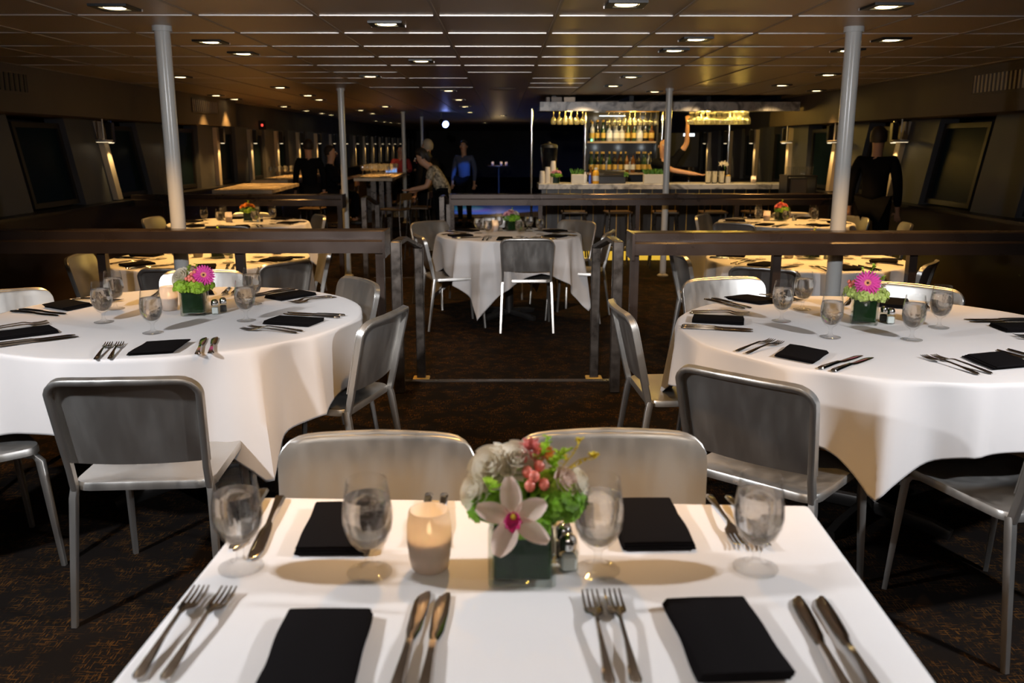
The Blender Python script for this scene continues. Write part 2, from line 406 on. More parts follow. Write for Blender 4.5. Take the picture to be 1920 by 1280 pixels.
for ri, r in enumerate(rows):
    for i, (x, y) in enumerate(sorted(r)):
        PL.put((x, y, CEIL), 0, 'square recessed ceiling downlight, %s from the left in the %s row from the camera' % (ORD[i], ORD[ri]), 'recessed ceiling downlights')
        pw = 82
        if y < 4: pw = 80 if abs(x) < 1 else 8
        elif y > 10: pw = 46
        elif y < 5.5 and abs(x) < 1: pw = 34
        elif abs(x) < 1.36 and y < 8: pw = 18
        elif 8.5 < y < 10: pw = 125
        if y > 18: pw = 20
        if x < -2 and 12 < y < 14.5: pw = 85
        if x < -2 and 15.5 < y < 17: pw = 130
        spot((x, y, CEIL-.03), (x, y, 0), pw, (1,.53,.15), 92 if y < 8 else 80, .6, .03, 'downlight')

# photographer's two strobes, either side of the near table
spot((-2.0, 1.45, 1.88), (-.05, 2.75, .85), 152, (.945,.955,1), 142, .55, .05, 'strobe')
spot((2.15, 1.40, 1.88), (.15, 2.7, .85), 152, (.945,.955,1), 142, .55, .05, 'strobe')
spot((0, -.45, 1.62), (0, .50, 3.2), 120, (1,.94,.88), 116, .7, .10, 'bounce_flash')
spot((-.25, -.30, 2.0), (0, 8.4, .75), 720, (1,.96,.95), 33, .6, .04, 'zoomed_flash')
spot((0, -.7, 1.75), (0, -2.9, 1.3), 6, (1,.95,.9), 150, .6, .10, 'rear_wall_fill')  # unseen fill added to brighten the rear wall that the chairs reflect

point((0, -.5, 1.95), 9, (1,.96,.93), .15, 'camera_fill')  # weak fill added from the camera side to lift the flower fronts
w = bpy.data.worlds.new('world'); scene.world = w; w.use_nodes = True
w.node_tree.nodes['Background'].inputs[0].default_value = (.9,.85,.8,1); w.node_tree.nodes['Background'].inputs[1].default_value = .02

# round ceiling speakers
for (x, y, lb) in ((-3.55, 5.9, 'cream round ceiling speaker above the left windows'), (-.02, 11.2, 'cream round ceiling speaker in the middle of the ceiling before the bar')):
    t = thing('ceiling_speaker', lb, 'speaker', (x, y, CEIL))
    m = MB(); m.lathe([(.0,-.020),(.10,-.018),(.135,-.010),(.15,0)], 28); m.obj('grille', 'cream', t)
    m = MB(); m.lathe([(.14,-.008),(.165,-.006),(.17,0)], 28); m.obj('bezel', 'tbar2', t)
# air vents on the soffits
for (s, y0, y1, lb, mt) in ((-1, 6.95, 8.05, 'dark louvred air vent on the left soffit nearest the camera', 'black'), (-1, 12.2, 13.3, 'pale slatted air vent on the far end of the left soffit', 'tbar2'), (1, 7.2, 8.1, 'pale slatted air vent on the right soffit', 'tbar2')):
    t = thing('air_vent', lb, 'vent', (s*(WX-.205), (y0+y1)/2, 1.97))
    L = y1-y0
    m = MB(); m.box((0,0,.085),(.02,L,.02)); m.box((0,0,-.085),(.02,L,.02)); m.box((0,L/2-.01,0),(.02,.02,.15)); m.box((0,-L/2+.01,0),(.02,.02,.15)); m.obj('vent_frame', 'soffit', t, smooth=False)
    m = MB(); n = 14
    for i in range(n): m.box((.002*s, -L/2+.04+(L-.08)*i/(n-1), 0), (.012, .028, .15))
    m.obj('louvre_slats', mt, t, smooth=False)

# columns
def column(x, y, r, zf, lb):
    t = thing('steel_column', lb, 'column', (x, y, zf)); h = CEIL-zf
    m = MB(); m.lathe([(r,.0),(r,h)], 28); m.obj('shaft', 'column', t)
    m = MB(); m.lathe([(r+.03,.0),(r+.03,.012),(r+.004,.03),(r+.001,.03)], 28); m.obj('foot_collar', 'column', t)
    m = MB(); m.lathe([(r+.001,h-.03),(r+.012,h-.03),(r+.012,h)], 28); m.obj('top_collar', 'column', t)
C1 = S1+.052
column(-1.985, C1, .044, ZM, 'white painted steel column behind the rose and gerbera table')
column(2.05, C1, .046, ZM, 'white painted steel column behind the single gerbera table')
column(-2.0, 11.15, .040, ZF, 'grey steel column at the aisle end of the second left ledge rail')
column(2.04, 11.15, .040, ZF, 'grey steel column standing in front of the bar')
column(-2.12, 19.0, .04, ZF, 'distant thin steel column beyond the high wine table')
column(-2.05, 22.5, .035, ZF, 'farthest thin steel column behind the bending woman')

# wall sconces
root = thing('wall_sconce', '', 'wall lamp')
m = MB(); m.rbox((0,0,.0),(.07,.075,.22),.006); m.obj('housing', 'dark', root)
m = MB(); m.lathe([(0,-.118),(.026,-.118),(.030,-.11),(0,-.11)], 16); m.obj('lens', 'washer', root)
m = MB(); m.box((.0,-.0,.118),(.03,.03,.02)); m.obj('cap', 'chrome', root, smooth=False)
PSC = Proto(root)
root = thing('pendant_lamp', '', 'pendant lamp')
m = MB(); m.tube([(0,0,.0),(0,0,.26)], .009, 8); m.obj('rod', 'tbar', root)
m = MB(); m.lathe([(0,0),(.085,0),(.09,.006),(.09,.022),(.012,.03)], 20); m.obj('shade', 'tbar', root)
m = MB(); m.lathe([(0,-.004),(.075,-.004),(.08,.0),(0,.0)], 20); m.obj('lens', 'washer', root)
PPD = Proto(root)
for s, side in ((-1, 'left'), (1, 'right')):
    for k in range(0, 17 if s < 0 else 7):
        y = 8.45+1.8*k+1.70
        zz = 1.50
        X = lean(s, y, zz)
        if k > 9: zz = 1.50
        PSC.put((X-s*.125, y-.08, 1.58), 0, 'dark box wall sconce, %s along the %s windows from the camera' % (ORD[k], side), 'wall sconces')
        bx = lean(s, y, .9)
        # slender lit rib under each sconce
        spot((X-s*.150, y-.08, 1.455), (lean(s,y,1.12)-s*.06, y-.08, 1.12), 9.5, (1,.68,.28), 66, .9, .012, 'sconce_lamp')
        m = MB(); xa, xb = lean(s, y, 1.70)-s*.03, lean(s, y, .84)-s*.03
        def rg(x, z): return [(x-s*.03, y-.14, z), (x-s*.03, y-.02, z), (x+s*.10, y-.02, z), (x+s*.10, y-.14, z)]
        m.loft([rg(xb,.84), rg(xa,1.70)], True, True); struct(m, 'trim_%s_rib_%d' % (side, k), 'rib')
        if k < (2 if s < 0 else 3):
            PPD.put((X-s*.16, y-.34, 1.475), 0, 'slim rod pendant lamp with flat round shade before the %s %s sconce' % (ORD[k], side), 'window pendants')

# ------------------------------------------------------------------ ledge rails
def ledge_rail(name_label, x0, x1, y, z, zf, posts, endx, scale=1):
    t = thing('ledge_rail', name_label, 'railing', ((x0+x1)/2, y, zf))
    cx = (x0+x1)/2; h = z-zf
    L = x1-x0
    prof = [(-.10,-.125),(-.10,-.058),(-.085,-.05),(-.02,-.05),(-.02,-.006),(-.012,0),(.115,0),(.12,-.006),(.12,-.03),(.02,-.04),(.02,-.125)]
    m = MB()
    m.loft([[( -L/2, p[0], h+p[1]) for p in prof], [(L/2, p[0], h+p[1]) for p in prof]], True, True)
    m.obj('ledge', 'rail', t, smooth=False)
    for e in endx:
        m = MB(); m.box((e-cx, .01, h-.075), (.016, .25, .155)); m.obj('end_plate', 'rail', t, smooth=False)
    for p in posts:
        m = MB(); m.box((p-cx, -.03, (h-.12)/2), (.048, .05, h-.12)); m.obj('post', 'rail', t, smooth=False)
    return t
ledge_rail('bronze ledge rail behind the rose and gerbera table', -4.30, -.70, 5.20, .955, 0, [-3.4,-2.37,-1.56,-.735], [-.70])
ledge_rail('bronze ledge rail behind the single gerbera table', .755, 4.30, 5.20, .940, 0, [.775,1.62,2.43,3.4], [.755])
ledge_rail('second left ledge rail, behind the orange flower table', -4.30, -1.86, 10.25, .885, ZM, [-3.9,-2.9,-1.9], [-1.86])
ledge_rail('second right ledge rail, in front of the bar', -.62, 4.30, 10.25, .890, ZM, [-.60,.42,1.55,2.7,3.8], [-.62])

def handrail(lb, xn, yn, zn, zfn, xf, yf, zf2, zff):
    t = thing('stair_handrail', lb, 'handrail', (xn, yn, zfn))
    dx, dy = xf-xn, yf-yn; h = zn-zfn; hf = zf2-zfn; ff = zff-zfn
    m = MB(); m.rbox((0,0,h/2),(.062,.045,h),.005); m.obj('post', 'post', t, ang=30)
    m = MB(); m.rbox((dx,dy,(hf+ff)/2),(.058,.042,hf-ff),.005); m.obj('post', 'post', t, ang=30)
    m = MB(); m.rtube([(0,.02,h-.012),(dx*.3,dy*.3,h-.006),(dx*1.0,dy*1.0+.02,hf-.008)], .055, .028, (1,0,0)); m.obj('top_rail', 'post', t, ang=30)
    for px, py, pz in ((dx,dy,ff),):
        m = MB(); m.rbox((px,py,pz+.008),(.11,.09,.016),.004); m.obj('base_plate', 'gold', t, ang=30)
handrail('metal step handrail on the left side of the front step', -.625, 5.05, .905, 0, -.560, 5.72, .800, ZM)
handrail('metal step handrail on the right side of the front step', .660, 5.05, .905, 0, .605, 5.72, .800, ZM)
handrail('small metal handrail at left side of the rear step', -1.60, 10.1, .86, ZM, -1.55, 10.8, .74, ZF)
handrail('small metal handrail at right side of the rear step', -.71, 10.1, .87, ZM, -.68, 10.8, .75, ZF)

# ------------------------------------------------------------------ chairs
def chair_proto():
    root = thing('aluminium_chair', '', 'chair')
    def rr(hx, y0, y1, r, n=5):     # rounded rectangle outline
        pts = []
        for cx, cy, a0 in ((hx-r, y1-r, 0), (-hx+r, y1-r, 90), (-hx+r, y0+r, 180), (hx-r, y0+r, 270)):
            for i in range(n+1):
                a = math.radians(a0+90*i/n); pts.append((cx+r*math.cos(a), cy+r*math.sin(a)))
        return pts
    # seat: dished pan with rolled rim
    def ring(k, z, dish=0):
        out = []
        for x, y in rr(.212, -.205, .215, .055):
            out.append((x*k, (y-.005)*k+.005, z + dish))
        return out
    m = MB()
    m.loft([ring(.94,.418), ring(1,.422), ring(1.0,.440), ring(.985,.447), ring(.95,.446), ring(.85,.440), ring(.6,.433), ring(.3,.431), ring(.02,.431)], True, True)
    m.obj('seat', 'alu', root, ang=50)
    # back: y of the back surface at height z and across x
    def by(z, x): return -.195 - (z-.44)*.24 - .030*(1-(x/.22)**2)
    zt, zb, rc = .797, .515, .060
    def hw(z): return .200 + (z-.515)*.050
    m = MB()
    def front(u, v):
        z = zb+(zt-zb)*v; lim = hw(z)+.012
        if z > zt-rc: q = (z-(zt-rc))/rc; lim = lim-rc+rc*math.sqrt(max(0, 1-q*q))
        x = (2*u-1)*lim; edge = abs(2*u-1)
        roll = .003*max(0, (edge-.95)/.05)**2 + .003*max(0, (v-.97)/.03)**2
        return (x, by(z,x)+.014-roll, z)
    VV = [0,.15,.3,.45,.6,.7,.79,.84,.88,.92,.95,.975,.99,1]
    m.loft([[front(u, v) for u in [i/14 for i in range(15)]]+[(lambda p: (p[0], p[1]-.005, p[2]))(front(u, v)) for u in [1-i/14 for i in range(15)]] for v in VV], True, True)
    m.obj('backrest', 'alu', root, ang=60)
    # frame: posts from the seat up, round the top corners and across
    path = []; zt2 = .790; r = .055
    for z in (.43, .50, .60, .68, zt2-r): path.append((-(hw(z)+.003 if z > .5 else hw(.5)+.002), None, z))
    xe = hw(zt2)+.003
    for i in range(1, 6):
        a = math.radians(90*i/5); path.append((-xe+r-r*math.cos(a), None, zt2-r+r*math.sin(a)))
    for u in (-.6, -.3, 0): path.append((u*xe, None, zt2+.004*(1-abs(u))))
    full = path + [(-p[0], None, p[2]) for p in reversed(path[:-1])]
    pts = [Vector((p[0], by(p[2], p[0])-.004, p[2])) for p in full]
    m = MB(); rings = []
    for i, p in enumerate(pts):
        t = (pts[min(i+1,len(pts)-1)]-pts[max(i-1,0)]).normalized()
        bdir = Vector((0,1,.24)).normalized(); bdir = (bdir - t*bdir.dot(t)).normalized(); a = bdir.cross(t)
        rings.append([p + bdir*(u*.014) + a*(v*.0095) for u, v in ((1,.6),(.75,1),(-.75,1),(-1,.6),(-1,-.6),(-.75,-1),(.75,-1),(1,-.6))])
    m.loft(rings, True, True); m.obj('back_frame', 'alu', root, ang=45)
    for s in (-1, 1):
        m = MB(); m.rtube([(s*.201,-.196,.44),(s*.206,-.205,.40),(s*.222,-.262,.0)], [.021,.022,.017], [.026,.027,.018], (1,0,0)); m.obj('leg', 'alu', root, ang=45)
    for s in (-1, 1):
        m = MB(); m.rtube([(s*.150,.150,.412),(s*.188,.192,.414),(s*.200,.206,.395),(s*.212,.238,.0)], [.020,.022,.022,.016], [.016,.018,.026,.016], (1,-s,0)); m.obj('leg', 'alu', root, ang=45)
    return root
CH = Proto(chair_proto())
def chair(bx, by, fx, fy, zf, label, group):
    """bx,by = middle of the top of the back; fx,fy = direction faced"""
    l = math.hypot(fx, fy); fx /= l; fy /= l
    return CH.put((bx+fx*.30, by+fy*.30, zf), math.atan2(-fx, fy), label, group)
TN = {'N':'the rectangular table', 'L':'the rose and gerbera table', 'R':'the single gerbera table', 'C':'the table between the handrails',
      'P':'the amber table behind the left rail', 'Q':'the amber table behind the right rail', 'S':'the orange flower table', 'T':'the coral lily table'}
CHAIRS = [
 ('N',-.292,1.925,0,-1,0,'brushed aluminium chair across {}, candle side'),
 ('N',.242,1.935,.02,-1,0,'brushed aluminium chair across {}, salt shaker side'),
 ('L',-1.10,2.42,-.055,1,0,'aluminium chair with its back to the camera at {}'),
 ('L',-.70,4.28,-.84,-.55,0,'upright aluminium chair facing the camera at far aisle side of {}'),
 ('L',-.455,3.41,-.96,.28,0,'aluminium chair seen from the side at near aisle side of {}'),
 ('L',-1.585,4.60,.03,-1,0,'brightly lit aluminium chair behind the flowers of {}'),
 ('L',-2.31,3.95,.62,-.78,0,'pale aluminium chair at the far window side of {}'),
 ('L',-2.10,2.66,.75,.66,0,'chair showing only its seat at the front window side of {}'),
 ('R',.683,2.44,.67,.74,0,'big aluminium chair with its dark back to the camera at {}'),
 ('R',.47,3.56,1,.06,0,'aluminium chair seen edge on at the aisle side of {}'),
 ('R',1.087,4.32,.24,-.97,0,'brightly lit aluminium chair facing the camera at far aisle side of {}'),
 ('R',1.955,4.08,-.7,-.7,0,'brightly lit aluminium chair behind the gerbera vase of {}'),
 ('R',1.63,2.21,-.29,.96,0,'aluminium chair showing its seat and front legs at the front of {}'),
 ('C',.19,7.15,0,1,ZM,'aluminium chair with its back to the camera at {}'),
 ('C',-.74,7.47,.95,.28,ZM,'aluminium chair with dark back at the near left of {}'),
 ('C',-.76,8.80,.62,-.78,ZM,'aluminium chair facing the camera at far left of {}'),
 ('C',.75,8.88,-.6,-.8,ZM,'aluminium chair facing the camera at far right of {}'),
 ('C',.95,7.78,-.94,.3,ZM,'aluminium chair behind the handrail at near right of {}'),
 ('C',-.03,9.35,0,-1,ZM,'pale aluminium chair behind the candle of {}'),
 ('P',-1.42,5.72,-.8,.6,ZM,'dark backed chair at the near aisle side of {}'),
 ('P',-2.06,5.40,0,1,ZM,'dark backed aluminium chair in front of {}'),
 ('P',-1.33,6.62,-.9,-.3,ZM,'brown shaded chair at the far aisle side of {}'),
 ('P',-2.98,6.1,1,.05,ZM,'chair with lit edge at window side of {}'),
 ('S',-3.72,9.3,.95,-.1,ZM,'aluminium chair with lit curved top at the window side of {}'),
 ('S',-2.0,9.62,-.85,-.45,ZM,'aluminium chair at the aisle side of {}'),
 ('S',-2.62,8.30,0,1,ZM,'aluminium chair with dark back in front of {}'),
 ('S',-2.85,9.98,0,-1,ZM,'grey aluminium chair behind the flowers of {}'),
 ('Q',1.62,5.41,.5,.87,ZM,'dark backed chair in front of {}'),
 ('Q',2.80,5.66,-.8,.6,ZM,'shadowed chair at the window side of {}'),
 ('Q',1.22,6.15,1,.1,ZM,'chair with lit curved edge at aisle side of {}'),
 ('Q',1.46,6.85,.6,-.8,ZM,'grey chair at far aisle side of {}'),
 ('T',2.16,9.62,.8,-.5,ZM,'aluminium chair facing the window at the aisle side of {}'),
 ('T',2.25,8.60,.6,.8,ZM,'dark backed aluminium chair in front of {}'),
 ('T',3.76,9.35,-.9,-.3,ZM,'aluminium chair at the window side of {}'),
 ('T',3.25,9.95,-.2,-1,ZM,'pale aluminium chair behind {}'),
 ('T',3.95,8.55,-1,.2,ZM,'aluminium chair with a glinting edge by the wall near {}'),
]
for t, bx, by_, fx, fy, zf, lb in CHAIRS:
    cc = chair(bx, by_, fx, fy, zf, lb.format(TN[t]), 'chairs at '+TN[t])
    if lb.startswith('big aluminium'):
        fc = bpy.data.curves.new('stamp', 'FONT'); fc.body = 'EMECO'; fc.size = .013; fc.extrude = .0004; fc.align_x = 'CENTER'
        fo = bpy.data.objects.new('stamp', fc); COL.objects.link(fo)
        me = bpy.data.meshes.new_from_object(fo.evaluated_get(bpy.context.evaluated_depsgraph_get())); COL.objects.unlink(fo); bpy.data.objects.remove(fo)
        me.materials.clear(); me.materials.append(MT['tbar'])
        mo = bpy.data.objects.new('stamped_mark', me); COL.objects.link(mo); mo.parent = cc; mo.location = (-.03, -.2062, .4265); mo.rotation_euler = (PI/2, 0, 0)

# ------------------------------------------------------------------ round tables with cloths
def round_table(key, cx, cy, r, zf, dmin, dmax, phi, p, seed, lab):
    t = thing('round_table', lab+' under its cloth', 'table', (cx, cy, zf)); H = .755
    m = MB(); m.lathe([(0,H-.03),(r-.008,H-.03),(r-.004,H-.02),(r-.004,H-.006),(r-.01,H-.003),(0,H-.003)], 48); m.obj('tabletop', 'wood', t)
    m = MB(); m.lathe([(.04,.04),(.04,H-.03)], 16); m.obj('pedestal', 'dark', t)
    m = MB()
    for i in range(4):
        a = PI/4+PI/2*i; m.rtube([(0,0,.05),(.25*math.cos(a),.25*math.sin(a),.03),(.32*math.cos(a),.32*math.sin(a),.012)], .05, .035, (0,0,1))
    m.obj('base', 'dark', t)
    rnd = random.Random(seed); ph = [rnd.uniform(0, 2*PI) for _ in range(4)]
    N = 240; prof_top = [0, .35, .7, .9, .97, .99]
    m = MB(); rings = []
    def nz(a, x): return .0012*math.sin(7*x+ph[0])*math.sin(5*a*.5+ph[1])
    for k in prof_top: rings.append([(k*r*math.cos(2*PI*i/N) if k else 1e-4*math.cos(2*PI*i/N), k*r*math.sin(2*PI*i/N) if k else 1e-4*math.sin(2*PI*i/N), H+.003) for i in range(N)])
    SS_ = [0,.012,.03,.06,.1,.17,.25,.34,.44,.54,.64,.74,.83,.91,.97,1]; M = len(SS_)-1
    for j in range(M+1):
        s = SS_[j]; ring = []
        for i in range(N):
            a = 2*PI*i/N
            f = .0; best = 9
            for kk in range(4):
                da = (a-phi-kk*PI/2+PI) % (2*PI) - PI
                best = min(best, abs(da))
                f += 2.3*math.exp(-abs(da-.02)/.085) - 1.15*math.exp(-((abs(da)-.19)/.08)**2) + 1.5*math.exp(-abs(abs(da)-.36)/.07)
            d = dmin+(dmax-dmin)*math.exp(-best/(.9/p))
            f += .9*(1-2*abs(math.sin(4.5*a+ph[0]+.7*math.sin(2*a+ph[2])))**.7)*min(1, best/.5) + .35*math.sin(13*a+ph[3])
            amp = .034*(s**.62)*(d/.33)**.6
            # first bend over the edge on a 12 mm radius
            if j == 0: R, z = r+.002, H+.002
            else:
                drop = d*s
                R = r+.003+.004*min(1, drop/.008) + drop*.035 + amp*(f+.12)
                z = H+.002 - drop
            ring.append((R*math.cos(a), R*math.sin(a), z))
        rings.append(ring)
    m.loft(rings, True, False)
    o = m.obj('tablecloth', 'cloth', None, ang=70, loc=(cx, cy, zf))
    sol = o.modifiers.new('thick', 'SOLIDIFY'); sol.thickness = .0025; sol.offset = 1
    tag(o, 'white linen tablecloth draped over '+TN[key], 'tablecloth', 'round tablecloths')
TB = {'L':(-1.36,3.57,.755,0), 'R':(1.45,3.26,.77,0), 'C':(.045,7.95,.645,ZM), 'P':(-2.10,6.24,.69,ZM), 'Q':(2.13,6.15,.68,ZM), 'S':(-2.75,9.15,.70,ZM), 'T':(2.95,9.2,.68,ZM)}
for key, dmin, dmax, phi, p, sd in (('L',.25,.47,math.radians(-52),4,1),('R',.21,.37,math.radians(-113),6,2),('C',.22,.66,math.radians(-111),2.4,3),('P',.25,.5,.9,3,4),('Q',.25,.5,.4,3,5),('S',.25,.5,.2,3,6),('T',.25,.5,.7,3,7)):
    cx, cy, r, zf = TB[key]
    round_table(key, cx, cy, r, zf, dmin, dmax, phi, p, sd, 'round pedestal table, '+TN[key])
# the rectangular table
RZ = math.radians(-2.7); NX, NY = .036, 1.250; NA, NB = 1.08, .75
t = thing('rectangular_table', 'rectangular dining table in front of the two near chairs, under its cloth', 'table', (NX, NY, 0), RZ)
m = MB(); m.rbox((0,0,.735),(NA-.01,NB-.01,.035),.004); m.obj('tabletop', 'wood', t)
for sx in (-1,1):
    for sy in (-1,1):
        m = MB(); m.box((sx*(NA/2-.09), sy*(NB/2-.09), .36),(.05,.05,.715)); m.obj('leg', 'dark', t, smooth=False)
m = MB(); rings = []
def rect(a, b, q, z, n=4, wav=0):
    pts = []
    for cx, cy, a0 in ((a-q,b-q,0),(-a+q,b-q,90),(-a+q,-b+q,180),(a-q,-b+q,270)):
        for i in range(n+1):
            an = math.radians(a0+90*i/n); pts.append([cx+q*math.cos(an), cy+q*math.sin(an), z])
    # subdivide the straight sides
    out = []
    for i, p0 in enumerate(pts):
        out.append(tuple(p0)); p1 = pts[(i+1)%len(pts)]
        if (i % (n+1)) == n:
            for k in range(1, 12): out.append(tuple(p0[j]+(p1[j]-p0[j])*k/12 for j in range(3)))
    if wav: out = [(x*(1+wav*math.sin(9*y+5*x)), y*(1+wav*math.sin(11*x-3*y)), zz) for x, y, zz in out]
    return out
a, bb = NA/2, NB/2
for k, z in ((.05,.7585),(.5,.7585),(.9,.7585),(.992,.7583)): rings.append(rect(a*k, bb*k, .006*k, z))
rings.append(rect(a+.003, bb+.003, .008, .7555)); rings.append(rect(a+.006, bb+.006, .009, .745))
for k in range(1, 7): rings.append(rect(a+.008, bb+.008, .010, .745-.045*k, wav=.003*k))
m.loft(rings, True, False)
o = m.obj('tablecloth', 'cloth', None, ang=60, loc=(NX, NY, 0)); o.rotation_euler.z = RZ
sol = o.modifiers.new('thick', 'SOLIDIFY'); sol.thickness = .002; sol.offset = 1
tag(o, 'white linen tablecloth squared over the rectangular table', 'tablecloth')

# ------------------------------------------------------------------ tableware prototypes
def strip(m, sec, thick=.0022):
    """lofted flat bar along y: sec = (y, x centre, half width, z)"""
    rings = []
    for y, xc, hw, z, th in sec:
        rings.append([(xc+hw, y, z), (xc+hw*.7, y, z+th), (xc-hw*.7, y, z+th), (xc-hw, y, z), (xc-hw*.7, y, z-th*.3), (xc+hw*.7, y, z-th*.3)])
    m.loft(rings, True, True)
def fork_proto():
    m = MB()
    strip(m, [(-.105,0,.004,.002,.002),(-.098,0,.0075,.003,.003),(-.075,0,.0068,.005,.003),(-.03,0,.0036,.009,.003),(.02,0,.0028,.012,.003),(.032,0,.0055,.011,.0025),(.040,0,.0115,.008,.002),(.050,0,.0125,.006,.0018),(.0545,0,.0125,.0055,.0018)])
    for i in range(4):
        x = -.0102+.0068*i
        strip(m, [(.054,x,.0024,.0055,.0018),(.07,x,.0022,.005,.0016),(.085,x,.0019,.006,.0015),(.097,x*.97,.0011,.009,.001)])
    m.v = [(x*1.15,y*1.18,z*1.0) for x,y,z in m.v]; o = m.obj('dinner_fork', 'steel', None, ang=50); return tag(o, '', 'fork')
def knife_proto():
    m = MB()
    strip(m, [(-.115,0,.004,.003,.003),(-.110,0,.0095,.003,.005),(-.095,0,.0088,.003,.006),(-.04,0,.0058,.003,.006),(-.008,0,.0055,.003,.005),(.0,0,.0062,.003,.003),(.02,.0012,.0092,.0025,.0018),(.06,.0016,.0104,.0025,.0016),(.09,.0018,.0102,.0025,.0015),(.106,.0035,.0078,.0025,.0012),(.116,.007,.003,.0025,.001)])
    m.v = [(x*1.15,y*1.16,z) for x,y,z in m.v]; o = m.obj('dinner_knife', 'steel', None, ang=50); return tag(o, '', 'knife')
FK, KN = Proto(fork_proto()), Proto(knife_proto())
def napkin_proto(sk, w=.130, d=.19, fold=0, seed=0):
    m = MB(); rnd = random.Random(seed); n = 10
    for L in range(3):
        z0 = .001+L*.0044; sh = (.0035*L*(1 if fold else .4), -.006*L if fold else -.001*L)
        def sec(k):
            u = k/n; y = (u-.5)*d*(1-.01*L)+sh[1]; cx = sk*(u-.5)*d+sh[0]+.002*math.sin(3*u+seed+L); hw = w/2*(1-.008*L)+.0012*math.sin(9*u+L+seed)
            e = .0008*math.sin(6*u+seed)
            return [(cx+hw,y,z0+.002),(cx+hw-.003,y,z0+.0044),(cx+.3*hw,y,z0+.0052+e),(cx-.3*hw,y,z0+.0050-e),(cx-hw+.003,y,z0+.0044),(cx-hw,y,z0+.002),(cx-hw+.003,y,z0),(cx+hw-.003,y,z0)]
        m.loft([sec(k) for k in range(n+1)], True, True)
    o = m.obj('napkin', 'napkin', None, ang=60); return tag(o, '', 'napkin')
NP = [Proto(napkin_proto(0, .128, .200)), Proto(napkin_proto(.22, .15, .165, 1, 3)), Proto(napkin_proto(-.25, .145, .17, 1, 5))]

def goblet_proto():
    root = thing('water_goblet', '', 'glass')
    m = MB()
    out = [(.0,.0),(.034,.0),(.0375,.0015),(.0375,.003),(.030,.005),(.014,.009),(.0075,.014),(.0060,.024),(.0068,.034),(.010,.040),(.020,.047),(.031,.060),(.0385,.078),(.0410,.095),(.0400,.115),(.0365,.140),(.0335,.160),(.0325,.1645),(.0318,.165)]
    inn = [(.0312,.1642),(.0322,.158),(.0352,.139),(.0385,.115),(.0395,.095),(.0370,.079),(.0295,.062),(.019,.051),(.008,.047),(0,.046)]
    m.lathe(out+inn, 36); m.obj('bowl_and_stem', 'glass', root, ang=60)
    m = MB(); m.lathe([(0,.0465),(.0079,.0475),(.0189,.0515),(.0293,.0625),(.0367,.0792),(.0391,.095),(.0381,.115),(.0358,.1335),(.0354,.1345),(.0,.1345)], 32); m.obj('water', 'water', root, ang=35)
    return root
GB = Proto(goblet_proto())
def votive_proto():
    root = thing('votive_candle', '', 'candle')
    m = MB(); m.lathe([(.0,.0),(.028,.0),(.031,.004),(.034,.02),(.0372,.050),(.0368,.075),(.0335,.100),(.0325,.103),(.0312,.103),(.0325,.098),(.0355,.075),(.0358,.050),(.032,.022),(.0,.018)], 32); m.obj('frosted_holder', 'frost', root, ang=60)
    m = MB(); m.lathe([(0,.020),(.031,.0225),(.0335,.045),(.0335,.055),(.012,.054),(.0,.053)], 24); m.obj('wax', 'wax', root)
    m = MB(); m.tube([(0,0,.053),(.001,0,.061)], .0009, 6); m.obj('wick', 'black', root)
    m = MB(); m.lathe([(0,.058),(.0035,.062),(.0042,.067),(.0022,.076),(0,.083)], 12); m.obj('flame', 'flame', root)
    return root
VC = Proto(votive_proto())
def shaker_proto(name, cat, fill):
    root = thing(name, '', cat)
    m = MB(); m.rbox((0,0,.019),(.030,.030,.038),.004); m.obj('glass_body', 'vglass', root)
    m = MB(); m.rbox((0,0,.0155),(.025,.025,.027),.003); m.obj(fill, fill, root)
    m = MB(); m.lathe([(.0125,.038),(.0145,.039),(.0150,.046),(.0135,.056),(.008,.062),(0,.0635)], 18); m.obj('cap', 'chrome', root)
    return root
SS, PS = Proto(shaker_proto('salt_shaker','salt shaker','salt')), Proto(shaker_proto('pepper_shaker','pepper shaker','pepper'))

# ------------------------------------------------------------------ flowers
def frame(n):
    n = Vector(n).normalized(); u = Vector((0,0,1)).cross(n)
    if u.length < 1e-3: u = Vector((1,0,0))
    u.normalize(); return u, n.cross(u), n
def florets(m, c, R, n, rnd, size=.011, squash=.75, zmin=-.4):
    c = Vector(c)
    for i in range(n):
        while True:
            d = Vector((rnd.gauss(0,1), rnd.gauss(0,1), rnd.gauss(0,1))).normalized()
            if d.z > zmin: break
        p = c + Vector((d.x*R, d.y*R, d.z*R*squash))*rnd.uniform(.82,1.08)
        dd = (d+Vector((rnd.uniform(-.4,.4),rnd.uniform(-.4,.4),rnd.uniform(-.2,.4)))).normalized()
        u, v, w = frame(dd); a0 = rnd.uniform(0, PI/2); sz = size*rnd.uniform(.75,1.15)
        for k in range(4):
            a = a0+k*PI/2; e = math.cos(a)*u+math.sin(a)*v; g = -math.sin(a)*u+math.cos(a)*v
            m.add([p, p+e*sz*.55+g*sz*.48+w*sz*.15, p+e*sz+w*sz*rnd.uniform(-.05,.3), p+e*sz*.55-g*sz*.48+w*sz*.15, ], [(0,1,2,3)])
def petal(m, c, e, w, L, W, cup=.2, tipw=.5, droop=0, nu=4, nv=5):
    """petal from c along e, normal w"""
    g = w.cross(e)
    def fn(u, v):
        x = 2*u-1; prof = math.sin(PI*min(1, (.12+.80*v**tipw)))**.6 if v < 1 else .3
        prof = max(.12, math.sin(PI*(.10+.83*v))**.7)
        return c + e*(L*v) + g*(x*W*prof) + w*(cup*W*x*x*1.2 + L*(.25*v*v)*(-droop))
    m.grid(fn, nu, nv)
